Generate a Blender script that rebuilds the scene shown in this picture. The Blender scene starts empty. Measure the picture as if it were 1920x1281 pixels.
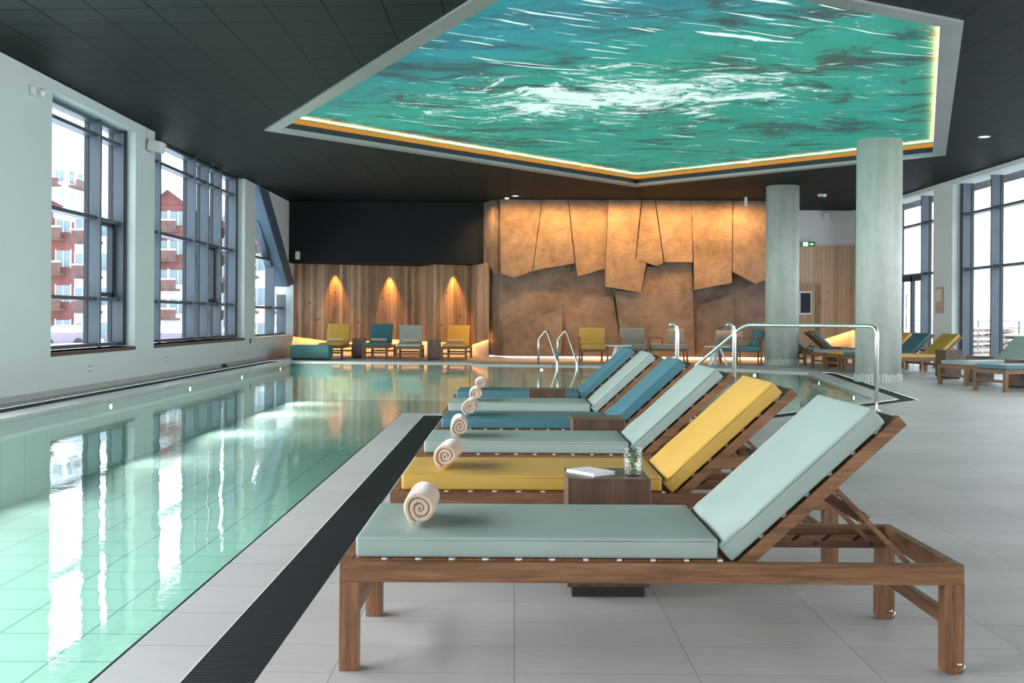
import bpy, bmesh, math, random
from mathutils import Vector, Matrix, noise
C = bpy.context.scene
COL = C.collection
R = math.radians
random.seed(4)

# ------------------------------------------------------------------ camera, world, big lights, exposure
EYE = 1.18
cd = bpy.data.cameras.new('camera')
cam = bpy.data.objects.new('camera', cd); COL.objects.link(cam)
cd.sensor_fit = 'HORIZONTAL'; cd.sensor_width = 36.0
cd.lens = 36.0 * 2030 / 1920
cd.shift_x = -2 / 1920; cd.shift_y = -45 / 1920
cd.clip_start = 0.05; cd.clip_end = 600
cam.matrix_world = Matrix.Translation((0, 0, EYE)) @ Matrix.Rotation(R(90), 4, 'X') @ Matrix.Rotation(0.006, 4, 'Z')
C.camera = cam
C.view_settings.view_transform = 'Standard'
C.view_settings.look = 'None'
C.view_settings.exposure = 0.28
C.view_settings.gamma = 1.0
C.view_settings.use_curve_mapping = False
C.render.engine = 'CYCLES'
C.cycles.max_bounces = 12
C.cycles.diffuse_bounces = 5
C.cycles.glossy_bounces = 6
C.cycles.transmission_bounces = 12
C.cycles.transparent_max_bounces = 16
C.cycles.caustics_reflective = False
C.cycles.caustics_refractive = False
C.cycles.sample_clamp_indirect = 4.0
C.cycles.use_denoising = True

W = bpy.data.worlds.new('overcast_sky'); C.world = W; W.use_nodes = True
wn = W.node_tree; wn.nodes.clear()
wo = wn.nodes.new('ShaderNodeOutputWorld'); wb = wn.nodes.new('ShaderNodeBackground')
wt = wn.nodes.new('ShaderNodeTexCoord'); wx = wn.nodes.new('ShaderNodeSeparateXYZ'); wr = wn.nodes.new('ShaderNodeValToRGB')
wn.links.new(wt.outputs['Generated'], wx.inputs[0]); wn.links.new(wx.outputs['Z'], wr.inputs[0])
wr.color_ramp.elements[0].position = 0.0; wr.color_ramp.elements[0].color = (0.93, 0.96, 1.0, 1)
wr.color_ramp.elements[1].position = 1.0; wr.color_ramp.elements[1].color = (0.80, 0.90, 1.0, 1)
wn.links.new(wr.outputs[0], wb.inputs[0]); wb.inputs[1].default_value = 4.4
wn.links.new(wb.outputs[0], wo.inputs[0])

def area(name, loc, rot, sx, sy, power, col, portal=False):
    l = bpy.data.lights.new(name, 'AREA'); l.shape = 'RECTANGLE'; l.size = sx; l.size_y = sy
    l.energy = power; l.color = col
    if portal: l.cycles.is_portal = True
    o = bpy.data.objects.new(name, l); COL.objects.link(o); o.location = loc; o.rotation_euler = rot
    return o
def spot(name, loc, tgt, power, col, size=50, blend=0.6, r=0.04):
    l = bpy.data.lights.new(name, 'SPOT'); l.energy = power; l.color = col
    l.spot_size = R(size); l.spot_blend = blend; l.shadow_soft_size = r
    o = bpy.data.objects.new(name, l); COL.objects.link(o); o.location = loc
    d = Vector(tgt) - Vector(loc); o.rotation_euler = d.to_track_quat('-Z', 'Y').to_euler()
    return o
# added area lamps for daylight from unseen side glazing, and fill behind the camera
area('daylight_left', (-6.62, 5.0, 2.6), (0, R(-90), 0), 3.4, 14.0, 1150, (0.90, 0.96, 1.0))
area('fill_back', (1.5, -6.8, 2.6), (R(90), 0, 0), 14.0, 3.6, 200, (0.95, 0.97, 1.0))  # added fill lamp before the solid back wall, no glazing there
area('daylight_right', (10.6, 7.0, 2.4), (0, R(90), 0), 4.0, 22.0, 760, (0.93, 0.96, 1.0))
# portals at the windows seen in the picture
area('portal_w1', (-7.1, 17.6, 2.6), (0, R(-90), 0), 3.9, 3.2, 1, (1, 1, 1), True)
area('portal_w2', (-7.1, 23.6, 2.6), (0, R(-90), 0), 3.9, 6.8, 1, (1, 1, 1), True)
area('portal_w3', (-7.1, 30.4, 2.2), (0, R(-90), 0), 3.0, 4.6, 1, (1, 1, 1), True)
area('portal_w4', (11.1, 22.4, 2.3), (0, R(90), 0), 4.5, 8.0, 1, (1, 1, 1), True)
area('portal_w5', (11.1, 30.2, 2.3), (0, R(90), 0), 4.5, 5.0, 1, (1, 1, 1), True)

# ------------------------------------------------------------------ materials
MATS = {}
def nm(name):
    m = bpy.data.materials.new(name); m.use_nodes = True; MATS[name] = m
    nt = m.node_tree; b = nt.nodes['Principled BSDF']
    return m, nt, b
def N(nt, t, **kw):
    n = nt.nodes.new(t)
    for k, v in kw.items():
        if k in n.inputs: n.inputs[k].default_value = v
        else: setattr(n, k, v)
    return n
def coords(nt, scale=(1, 1, 1), rot=(0, 0, 0), loc=(0, 0, 0), kind='Object'):
    tc = nt.nodes.new('ShaderNodeTexCoord'); mp = nt.nodes.new('ShaderNodeMapping')
    mp.inputs['Scale'].default_value = scale; mp.inputs['Rotation'].default_value = rot; mp.inputs['Location'].default_value = loc
    nt.links.new(tc.outputs[kind], mp.inputs[0]); return mp.outputs[0]
def ramp(nt, fac, stops):
    r = nt.nodes.new('ShaderNodeValToRGB'); cr = r.color_ramp
    while len(cr.elements) < len(stops): cr.elements.new(0.5)
    for e, (p, c) in zip(cr.elements, stops):
        e.position = p; e.color = (*c, 1)
    nt.links.new(fac, r.inputs[0]); return r.outputs[0]
def bump(nt, b, h, strength, dist=0.01):
    n = nt.nodes.new('ShaderNodeBump'); n.inputs['Strength'].default_value = strength; n.inputs['Distance'].default_value = dist
    nt.links.new(h, n.inputs['Height']); nt.links.new(n.outputs[0], b.inputs['Normal']); return n
def math_n(nt, op, a, b=None, c=None):
    n = nt.nodes.new('ShaderNodeMath'); n.operation = op
    for i, v in enumerate((a, b, c)):
        if v is None: continue
        if isinstance(v, (int, float)): n.inputs[i].default_value = v
        else: nt.links.new(v, n.inputs[i])
    return n.outputs[0]
def mixc(nt, f, a, b, mode='MIX'):
    n = nt.nodes.new('ShaderNodeMix'); n.data_type = 'RGBA'; n.blend_type = mode
    for i, v in ((0, f), (6, a), (7, b)):
        if isinstance(v, (int, float)): n.inputs[i].default_value = v
        elif isinstance(v, tuple): n.inputs[i].default_value = (*v, 1)
        else: nt.links.new(v, n.inputs[i])
    return n.outputs[2]
def plain(name, col, rough=0.6, metal=0.0, spec=0.5, noise_amt=0.0, nscale=8.0, bmp=0.0, bscale=60.0, coat=0.0):
    m, nt, b = nm(name)
    b.inputs['Base Color'].default_value = (*col, 1); b.inputs['Roughness'].default_value = rough
    b.inputs['Metallic'].default_value = metal; b.inputs['Specular IOR Level'].default_value = spec
    b.inputs['Coat Weight'].default_value = coat
    v = coords(nt)
    n = N(nt, 'ShaderNodeTexNoise', Scale=nscale, Detail=4.0); nt.links.new(v, n.inputs['Vector'])
    lo = tuple(c * (1 - noise_amt) for c in col); hi = tuple(min(1, c * (1 + noise_amt)) for c in col)
    nt.links.new(ramp(nt, n.outputs[0], [(0.3, lo), (0.7, hi)]), b.inputs['Base Color'])
    if bmp:
        n2 = N(nt, 'ShaderNodeTexNoise', Scale=bscale, Detail=3.0); nt.links.new(v, n2.inputs['Vector'])
        bump(nt, b, n2.outputs[0], bmp)
    return m
def wood(name, dark, mid, light, scale, rough=0.45, bmp=0.15):
    m, nt, b = nm(name)
    v = coords(nt, scale)
    n0 = N(nt, 'ShaderNodeTexNoise', Scale=1.2, Detail=3.0, Distortion=0.6); nt.links.new(v, n0.inputs['Vector'])
    n = N(nt, 'ShaderNodeTexNoise', Scale=5.0, Detail=8.0, Roughness=0.65, Distortion=0.4); nt.links.new(v, n.inputs['Vector'])
    f = math_n(nt, 'ADD', math_n(nt, 'MULTIPLY', n0.outputs[0], 0.5), math_n(nt, 'MULTIPLY', n.outputs[0], 0.5))
    nt.links.new(ramp(nt, f, [(0.36, dark), (0.5, mid), (0.66, light)]), b.inputs['Base Color'])
    b.inputs['Roughness'].default_value = rough
    bump(nt, b, n.outputs[0], bmp, 0.004)
    return m
TEAK = ((0.085, 0.036, 0.014), (0.175, 0.077, 0.031), (0.28, 0.135, 0.058))
wood('teak_x', *TEAK, (1.5, 22, 22)); wood('teak_y', *TEAK, (22, 1.5, 22)); wood('teak_z', *TEAK, (22, 22, 1.5))
wood('walnut_z', (0.050, 0.024, 0.012), (0.090, 0.046, 0.023), (0.135, 0.072, 0.037), (16, 16, 1.2), 0.4)
wood('chair_wood', (0.10, 0.035, 0.014), (0.20, 0.075, 0.03), (0.30, 0.13, 0.06), (20, 20, 2), 0.45)
def leather(name, col, rough=0.42):
    m, nt, b = nm(name)
    v = coords(nt)
    n = N(nt, 'ShaderNodeTexNoise', Scale=2.5, Detail=2.0); nt.links.new(v, n.inputs['Vector'])
    nt.links.new(ramp(nt, n.outputs[0], [(0.3, tuple(c * 0.95 for c in col)), (0.7, tuple(c * 1.04 for c in col))]), b.inputs['Base Color'])
    b.inputs['Roughness'].default_value = rough; b.inputs['Specular IOR Level'].default_value = 0.45
    n2 = N(nt, 'ShaderNodeTexNoise', Scale=260.0, Detail=2.0); nt.links.new(v, n2.inputs['Vector'])
    bump(nt, b, n2.outputs[0], 0.10, 0.002)
    return m
for nm_, c_ in (('sage', (0.275, 0.345, 0.315)), ('yellow', (0.53, 0.32, 0.062)), ('blue', (0.052, 0.155, 0.185))):
    leather('leather_' + nm_, c_); leather('seam_' + nm_, tuple(v_ * 0.55 for v_ in c_), 0.6)
leather('fabric_teal', (0.085, 0.22, 0.22), 0.8); leather('fabric_grey', (0.30, 0.29, 0.27), 0.9); leather('fabric_darkgrey', (0.24, 0.24, 0.22), 0.9)
plain('piping_dark', (0.18, 0.26, 0.25), 0.6)
plain('cap_white', (0.80, 0.78, 0.74), 0.5)
plain('black_plinth', (0.012, 0.012, 0.013), 0.5)
plain('black_matte', (0.018, 0.020, 0.022), 0.65, spec=0.3)
plain('soffit_dark', (0.012, 0.015, 0.018), 0.8, spec=0.15, noise_amt=0.15, nscale=0.7)
plain('wall_paint', (0.66, 0.71, 0.70), 0.75, spec=0.25, noise_amt=0.01, nscale=1.0)
plain('white_paint', (0.80, 0.81, 0.82), 0.6)
plain('white_plastic', (0.78, 0.80, 0.78), 0.35)
plain('outlet_line', (0.25, 0.26, 0.27), 0.5)
plain('cream_plaster', (0.75, 0.66, 0.55), 0.8)
plain('aluminium', (0.08, 0.105, 0.13), 0.42, metal=0.15, noise_amt=0.1, nscale=1.5)
plain('aluminium_dark', (0.030, 0.040, 0.050), 0.45, metal=0.2)
plain('frame_metal', (0.33, 0.35, 0.35), 0.38, metal=0.7, noise_amt=0.08, nscale=1.2)
plain('chrome', (0.86, 0.85, 0.83), 0.24, metal=1.0)
plain('bolt_steel', (0.55, 0.50, 0.42), 0.35, metal=1.0)
plain('sill_brown', (0.10, 0.055, 0.045), 0.45)
plain('paper', (0.86, 0.84, 0.83), 0.7, noise_amt=0.02)
plain('paper_cover', (0.80, 0.80, 0.82), 0.45, noise_amt=0.03)
plain('print_grey', (0.35, 0.35, 0.38), 0.7)
plain('snow', (0.86, 0.88, 0.92), 0.9, noise_amt=0.03, nscale=0.4, bmp=0.3, bscale=1.0)
plain('beam_blue', (0.075, 0.125, 0.18), 0.5, noise_amt=0.1, nscale=1.0)
plain('chalet_red', (0.21, 0.075, 0.065), 0.9, noise_amt=0.25, nscale=0.6)
plain('chalet_brown', (0.13, 0.07, 0.06), 0.9, noise_amt=0.25, nscale=1.6)
plain('chalet_white', (0.70, 0.70, 0.70), 0.9, noise_amt=0.05)
plain('chalet_window', (0.20, 0.28, 0.30), 0.4)
plain('chalet_purple', (0.22, 0.18, 0.24), 0.9)
plain('stack_wood', (0.30, 0.22, 0.17), 0.8, noise_amt=0.4, nscale=4)
plain('terrace_stone', (0.45, 0.46, 0.48), 0.9, noise_amt=0.1)
plain('mint_green', (0.07, 0.17, 0.02), 0.55, noise_amt=0.35, nscale=60)
plain('exit_green', (0.02, 0.30, 0.08), 0.5)
plain('poster_tan', (0.52, 0.36, 0.26), 0.6, noise_amt=0.2, nscale=30)
plain('poster_pale', (0.68, 0.66, 0.58), 0.6, noise_amt=0.12, nscale=25)
plain('screen_black', (0.01, 0.01, 0.012), 0.2)
plain('downlight_off', (0.6, 0.6, 0.6), 0.4)

def emis(name, col, s):
    m, nt, b = nm(name); nt.nodes.remove(b)
    e = N(nt, 'ShaderNodeEmission', Strength=s); e.inputs[0].default_value = (*col, 1)
    v = coords(nt); n = N(nt, 'ShaderNodeTexNoise', Scale=0.5); nt.links.new(v, n.inputs['Vector'])
    nt.links.new(ramp(nt, n.outputs[0], [(0.2, tuple(c * 0.93 for c in col)), (0.8, col)]), e.inputs[0])
    nt.links.new(e.outputs[0], nt.nodes['Material Output'].inputs[0]); return m
emis('led_strip', (1.0, 0.47, 0.14), 45.0)
emis('led_cove', (1.0, 0.58, 0.25), 95.0)
emis('lamp_white', (1.0, 0.97, 0.9), 12.0)
emis('pool_lamp', (1.0, 0.98, 0.88), 14.0)
emis('exit_face', (0.75, 1.0, 0.8), 1.0)

# towel
m, nt, b = nm('terry')
v = coords(nt)
n = N(nt, 'ShaderNodeTexNoise', Scale=320.0, Detail=4.0); nt.links.new(v, n.inputs['Vector'])
n2 = N(nt, 'ShaderNodeTexNoise', Scale=40.0, Detail=4.0); nt.links.new(v, n2.inputs['Vector'])
b.inputs['Base Color'].default_value = (0.78, 0.60, 0.46, 1); b.inputs['Roughness'].default_value = 1.0
b.inputs['Sheen Weight'].default_value = 0.6; b.inputs['Sheen Roughness'].default_value = 0.4
h = math_n(nt, 'ADD', n.outputs[0], math_n(nt, 'MULTIPLY', n2.outputs[0], 2.0))
nt.links.new(ramp(nt, n2.outputs[0], [(0.3, (0.50, 0.36, 0.26)), (0.7, (0.64, 0.49, 0.37))]), b.inputs['Base Color'])
bump(nt, b, h, 0.7, 0.003)

# deck tiles: 0.6 wide courses, 0.3 deep, light grey riven stone
def tiles(name, sx, sy, ox, oy, base, line, lw, grain=(3, 14, 3), amt=0.10, rough=0.55, skew=0.0, bmp=0.25, lwy=None, linex=None, spec=0.5):
    m, nt, b = nm(name)
    tc = nt.nodes.new('ShaderNodeTexCoord'); sp = nt.nodes.new('ShaderNodeSeparateXYZ'); nt.links.new(tc.outputs['Object'], sp.inputs[0])
    X, Y = sp.outputs[0], sp.outputs[1]
    if skew: Y = math_n(nt, 'ADD', Y, math_n(nt, 'MULTIPLY', X, skew))
    fx = math_n(nt, 'DIVIDE', math_n(nt, 'SUBTRACT', X, ox), sx); fy = math_n(nt, 'DIVIDE', math_n(nt, 'SUBTRACT', Y, oy), sy)
    def edge(f, s, w):
        fr = math_n(nt, 'FRACT', math_n(nt, 'ADD', f, 0.5)); d = math_n(nt, 'MULTIPLY', math_n(nt, 'ABSOLUTE', math_n(nt, 'SUBTRACT', fr, 0.5)), s)
        return math_n(nt, 'LESS_THAN', d, w)
    ex = edge(fx, sx, lw); ey = edge(fy, sy, lwy or lw)
    cb = nt.nodes.new('ShaderNodeCombineXYZ'); nt.links.new(math_n(nt, 'FLOOR', fx), cb.inputs[0]); nt.links.new(math_n(nt, 'FLOOR', fy), cb.inputs[1])
    wn_ = nt.nodes.new('ShaderNodeTexWhiteNoise'); nt.links.new(cb.outputs[0], wn_.inputs['Vector'])
    v = coords(nt, grain); n = N(nt, 'ShaderNodeTexNoise', Scale=2.0, Detail=9.0, Roughness=0.7, Distortion=0.5); nt.links.new(v, n.inputs['Vector'])
    v2 = coords(nt, (0.6, 1.2, 1)); n2 = N(nt, 'ShaderNodeTexNoise', Scale=1.2, Detail=2.0); nt.links.new(v2, n2.inputs['Vector'])
    v3 = coords(nt, (grain[0] * 1.5, grain[1] * 5, 3)); n5 = N(nt, 'ShaderNodeTexNoise', Scale=3.0, Detail=6.0, Roughness=0.75, Distortion=1.0); nt.links.new(v3, n5.inputs['Vector'])
    f = math_n(nt, 'ADD', math_n(nt, 'ADD', math_n(nt, 'MULTIPLY', n.outputs[0], 0.40), math_n(nt, 'MULTIPLY', n5.outputs[0], 0.25)), math_n(nt, 'ADD', math_n(nt, 'MULTIPLY', wn_.outputs[0], 0.12), math_n(nt, 'MULTIPLY', n2.outputs[0], 0.25)))
    col = ramp(nt, f, [(0.32, tuple(c * (1 - amt) for c in base)), (0.70, tuple(min(1, c * (1 + amt)) for c in base))])
    col = mixc(nt, ey, col, line); col = mixc(nt, ex, col, linex or line)
    nt.links.new(col, b.inputs['Base Color']); b.inputs['Roughness'].default_value = rough; b.inputs['Specular IOR Level'].default_value = spec
    e = math_n(nt, 'MAXIMUM', ex, ey)
    hh = math_n(nt, 'SUBTRACT', math_n(nt, 'ADD', n.outputs[0], math_n(nt, 'MULTIPLY', n5.outputs[0], 0.5)), math_n(nt, 'MULTIPLY', e, 0.6)); bump(nt, b, hh, bmp, 0.006)
    return m
tiles('deck_tile', 0.604, 0.3, 0.012, 3.59, (0.455, 0.44, 0.42), (0.27, 0.26, 0.25), 0.0022, (2.5, 18, 3), 0.20, 0.42, linex=(0.24, 0.235, 0.23), bmp=0.45)
tiles('coping_tile', 60.0, 0.43, 30.0, 0.0, (0.47, 0.465, 0.45), (0.22, 0.22, 0.21), 0.003, (2.5, 12, 3), 0.10, 0.38)
tiles('pool_tile', 0.6, 0.6, 0.1, 0.2, (0.50, 0.64, 0.575), (0.20, 0.31, 0.28), 0.008, (1, 1, 1), 0.04, 0.6, bmp=0.05)
tiles('base_tile', 60.0, 0.6, 30, 0.3, (0.45, 0.44, 0.41), (0.25, 0.24, 0.22), 0.004, (3, 3, 12), 0.08, 0.5)
tiles('ceiling_panel', 0.651, 0.606, -0.144, 12.39, (0.0125, 0.0165, 0.016), (0.0008, 0.0008, 0.0008), 0.011, (0.5, 0.5, 0.5), 0.10, 0.6, skew=0.065, bmp=0.3, lwy=0.014, linex=(0.0008, 0.0008, 0.0008), spec=0.05)

# grating
m, nt, b = nm('grating')
tc = nt.nodes.new('ShaderNodeTexCoord'); sp = nt.nodes.new('ShaderNodeSeparateXYZ'); nt.links.new(tc.outputs['Object'], sp.inputs[0])
s = math_n(nt, 'ABSOLUTE', math_n(nt, 'SINE', math_n(nt, 'MULTIPLY', sp.outputs[1], 150.0)))
nt.links.new(ramp(nt, s, [(0.3, (0.001, 0.0015, 0.002)), (0.9, (0.010, 0.012, 0.014))]), b.inputs['Base Color'])
b.inputs['Roughness'].default_value = 0.6; b.inputs['Specular IOR Level'].default_value = 0.2; bump(nt, b, s, 0.6, 0.006)

def schlick(nt, f0, norm=None):
    lw = N(nt, 'ShaderNodeLayerWeight', Blend=0.5)
    if norm is not None: nt.links.new(norm, lw.inputs['Normal'])
    return math_n(nt, 'ADD', math_n(nt, 'MULTIPLY', math_n(nt, 'POWER', lw.outputs['Facing'], 5.0), 1 - f0), f0)
# water surface: mirror at grazing, tinted clear looking down
m, nt, b = nm('pool_water'); nt.nodes.remove(b)
g = N(nt, 'ShaderNodeBsdfGlossy', Roughness=0.0); g.inputs[0].default_value = (0.97, 1.0, 0.99, 1)
t = nt.nodes.new('ShaderNodeBsdfTransparent'); t.inputs[0].default_value = (0.735, 0.905, 0.84, 1)
v = coords(nt, (1.0, 0.35, 1)); n = N(nt, 'ShaderNodeTexNoise', Scale=3.0, Detail=2.0, Distortion=0.3); nt.links.new(v, n.inputs['Vector'])
v2 = coords(nt, (0.5, 2.0, 1)); n3 = N(nt, 'ShaderNodeTexNoise', Scale=14.0, Detail=2.0); nt.links.new(v2, n3.inputs['Vector'])
hh = math_n(nt, 'ADD', n.outputs[0], math_n(nt, 'MULTIPLY', n3.outputs[0], 0.10))
bp = N(nt, 'ShaderNodeBump', Strength=0.05, Distance=0.05); nt.links.new(hh, bp.inputs['Height'])
fr = schlick(nt, 0.03, bp.outputs[0]); nt.links.new(bp.outputs[0], g.inputs['Normal'])
mx = nt.nodes.new('ShaderNodeMixShader'); nt.links.new(fr, mx.inputs[0]); nt.links.new(t.outputs[0], mx.inputs[1]); nt.links.new(g.outputs[0], mx.inputs[2])
nt.links.new(mx.outputs[0], nt.nodes['Material Output'].inputs[0])

# window glass (thin) and drinking glass
m, nt, b = nm('window_glass'); nt.nodes.remove(b)
g = N(nt, 'ShaderNodeBsdfGlossy', Roughness=0.0); t = nt.nodes.new('ShaderNodeBsdfTransparent'); t.inputs[0].default_value = (0.93, 0.96, 0.97, 1)
fr = math_n(nt, 'MULTIPLY', schlick(nt, 0.04), 0.6); mx = nt.nodes.new('ShaderNodeMixShader')
nt.links.new(fr, mx.inputs[0]); nt.links.new(t.outputs[0], mx.inputs[1]); nt.links.new(g.outputs[0], mx.inputs[2]); nt.links.new(mx.outputs[0], nt.nodes['Material Output'].inputs[0])
def thin(name, tint, f0, rough=0.02, bstr=0.0):
    m, nt, b = nm(name); nt.nodes.remove(b)
    g = N(nt, 'ShaderNodeBsdfGlossy', Roughness=rough); t = nt.nodes.new('ShaderNodeBsdfTransparent'); t.inputs[0].default_value = (*tint, 1)
    nrm = None
    if bstr:
        v = coords(nt, (1, 1, 1)); n = N(nt, 'ShaderNodeTexNoise', Scale=120.0, Detail=1.0); nt.links.new(v, n.inputs['Vector'])
        bp = N(nt, 'ShaderNodeBump', Strength=bstr, Distance=0.01); nt.links.new(n.outputs[0], bp.inputs['Height']); nrm = bp.outputs[0]; nt.links.new(nrm, g.inputs['Normal'])
    mx = nt.nodes.new('ShaderNodeMixShader'); nt.links.new(schlick(nt, f0, nrm), mx.inputs[0]); nt.links.new(t.outputs[0], mx.inputs[1]); nt.links.new(g.outputs[0], mx.inputs[2]); nt.links.new(mx.outputs[0], nt.nodes['Material Output'].inputs[0])
thin('clear_glass', (0.93, 0.95, 0.94), 0.10, 0.03, 0.5)
thin('drink_water', (0.96, 0.98, 0.96), 0.05)

# vertical boards of the back walls
def boards(name, dark, mid, light, w=0.13):
    m, nt, b = nm(name)
    tc = nt.nodes.new('ShaderNodeTexCoord'); sp = nt.nodes.new('ShaderNodeSeparateXYZ'); nt.links.new(tc.outputs['Object'], sp.inputs[0])
    f = math_n(nt, 'DIVIDE', math_n(nt, 'ADD', sp.outputs[0], math_n(nt, 'MULTIPLY', sp.outputs[1], 0.6)), w)
    wn_ = nt.nodes.new('ShaderNodeTexWhiteNoise'); wn_.noise_dimensions = '1D'; nt.links.new(math_n(nt, 'FLOOR', f), wn_.inputs['W'])
    v = coords(nt, (9, 9, 0.5)); n = N(nt, 'ShaderNodeTexNoise', Scale=3.0, Detail=9.0, Roughness=0.7, Distortion=0.8); nt.links.new(v, n.inputs['Vector'])
    v2 = coords(nt, (5, 5, 5)); n2 = N(nt, 'ShaderNodeTexVoronoi', Scale=0.55); nt.links.new(v2, n2.inputs['Vector'])
    knot = math_n(nt, 'LESS_THAN', n2.outputs['Distance'], 0.10)
    k = math_n(nt, 'ADD', math_n(nt, 'MULTIPLY', n.outputs[0], 0.7), math_n(nt, 'MULTIPLY', wn_.outputs[0], 0.3))
    col = ramp(nt, k, [(0.32, dark), (0.5, mid), (0.68, light)])
    col = mixc(nt, math_n(nt, 'MULTIPLY', knot, 0.7), col, tuple(c * 0.35 for c in dark))
    e = math_n(nt, 'LESS_THAN', math_n(nt, 'FRACT', f), 0.05)
    col = mixc(nt, e, col, tuple(c * 0.35 for c in dark))
    nt.links.new(col, b.inputs['Base Color']); b.inputs['Roughness'].default_value = 0.7
    bump(nt, b, math_n(nt, 'SUBTRACT', n.outputs[0], e), 0.4, 0.01)
boards('board_wall', (0.20, 0.115, 0.066), (0.40, 0.25, 0.15), (0.58, 0.40, 0.26))
boards('board_wall_pale', (0.50, 0.34, 0.23), (0.66, 0.47, 0.33), (0.74, 0.57, 0.42))

# riven stone
m, nt, b = nm('riven_stone')
v = coords(nt, (1, 1, 1))
n = N(nt, 'ShaderNodeTexNoise', Scale=1.1, Detail=14.0, Roughness=0.70, Distortion=0.25); nt.links.new(v, n.inputs['Vector'])
n2 = N(nt, 'ShaderNodeTexNoise', Scale=5.0, Detail=10.0, Roughness=0.75, Distortion=0.5); nt.links.new(v, n2.inputs['Vector'])
ridge = math_n(nt, 'ABSOLUTE', math_n(nt, 'SUBTRACT', n2.outputs[0], 0.5))
nt.links.new(ramp(nt, math_n(nt, 'ADD', math_n(nt, 'MULTIPLY', n.outputs[0], 0.8), math_n(nt, 'MULTIPLY', n2.outputs[0], 0.2)), [(0.34, (0.22, 0.165, 0.14)), (0.5, (0.42, 0.32, 0.265)), (0.64, (0.56, 0.44, 0.37))]), b.inputs['Base Color'])
b.inputs['Roughness'].default_value = 0.8
bump(nt, b, math_n(nt, 'ADD', n.outputs[0], math_n(nt, 'MULTIPLY', ridge, -2.2)), 1.0, 0.26)

# concrete column
m, nt, b = nm('concrete')
v = coords(nt, (3, 3, 0.35)); n = N(nt, 'ShaderNodeTexNoise', Scale=1.5, Detail=7.0, Roughness=0.6, Distortion=0.5); nt.links.new(v, n.inputs['Vector'])
v2 = coords(nt, (1, 1, 1)); n2 = N(nt, 'ShaderNodeTexNoise', Scale=5.0, Detail=6.0, Roughness=0.7); nt.links.new(v2, n2.inputs['Vector'])
f = math_n(nt, 'ADD', math_n(nt, 'MULTIPLY', n.outputs[0], 0.6), math_n(nt, 'MULTIPLY', n2.outputs[0], 0.4))
nt.links.new(ramp(nt, f, [(0.32, (0.38, 0.41, 0.37)), (0.5, (0.48, 0.515, 0.47)), (0.68, (0.58, 0.60, 0.56))]), b.inputs['Base Color'])
b.inputs['Roughness'].default_value = 0.65; bump(nt, b, n2.outputs[0], 0.12, 0.01)

# printed luminous ceiling: rough sea
m, nt, b = nm('sea_print'); 
def warp(nt, vec, scale, amt):
    n = N(nt, 'ShaderNodeTexNoise', Scale=scale, Detail=3.0); nt.links.new(vec, n.inputs['Vector'])
    s = nt.nodes.new('ShaderNodeVectorMath'); s.operation = 'SUBTRACT'; nt.links.new(n.outputs['Color'], s.inputs[0]); s.inputs[1].default_value = (0.5, 0.5, 0.5)
    k = nt.nodes.new('ShaderNodeVectorMath'); k.operation = 'SCALE'; k.inputs['Scale'].default_value = amt; nt.links.new(s.outputs[0], k.inputs[0])
    a = nt.nodes.new('ShaderNodeVectorMath'); a.operation = 'ADD'; nt.links.new(vec, a.inputs[0]); nt.links.new(k.outputs[0], a.inputs[1]); return a.outputs[0]
base = coords(nt, (1, 1, 1))
w1 = warp(nt, base, 0.35, 3.0)
def stretched(vec, sc):
    mp = nt.nodes.new('ShaderNodeMapping'); mp.inputs['Scale'].default_value = sc; nt.links.new(vec, mp.inputs[0]); return mp.outputs[0]
a1 = N(nt, 'ShaderNodeTexNoise', Scale=1.1, Detail=12.0, Roughness=0.74, Distortion=0.5); nt.links.new(stretched(w1, (0.5, 1.05, 1)), a1.inputs['Vector'])
sea = ramp(nt, a1.outputs[0], [(0.36, (0.018, 0.060, 0.065)), (0.43, (0.008, 0.12, 0.115)), (0.48, (0.0, 0.25, 0.205)), (0.57, (0.0, 0.30, 0.25)), (0.64, (0.0, 0.21, 0.23)), (0.72, (0.012, 0.08, 0.09))])
a3 = N(nt, 'ShaderNodeTexNoise', Scale=0.25, Detail=3.0); nt.links.new(base, a3.inputs['Vector'])
blue = ramp(nt, a1.outputs[0], [(0.34, (0.006, 0.045, 0.065)), (0.5, (0.0, 0.17, 0.25)), (0.62, (0.0, 0.28, 0.36)), (0.75, (0.01, 0.08, 0.12))])
sp = nt.nodes.new('ShaderNodeSeparateXYZ'); nt.links.new(base, sp.inputs[0])
# bluer towards one side of the print, darker at the near end
bl = math_n(nt, 'MULTIPLY', math_n(nt, 'SUBTRACT', 17.5, math_n(nt, 'ADD', sp.outputs[1], math_n(nt, 'MULTIPLY', sp.outputs[0], 0.9))), 0.25)
bl = nt.nodes.new('ShaderNodeClamp').outputs[0] if False else math_n(nt, 'MINIMUM', math_n(nt, 'MAXIMUM', bl, 0.0), 0.85)
sea = mixc(nt, bl, sea, blue)
w2 = warp(nt, base, 0.5, 2.2)
f1 = N(nt, 'ShaderNodeTexNoise', Scale=1.7, Detail=14.0, Roughness=0.80, Distortion=0.6); nt.links.new(stretched(w2, (0.62, 1.25, 1)), f1.inputs['Vector'])
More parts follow.
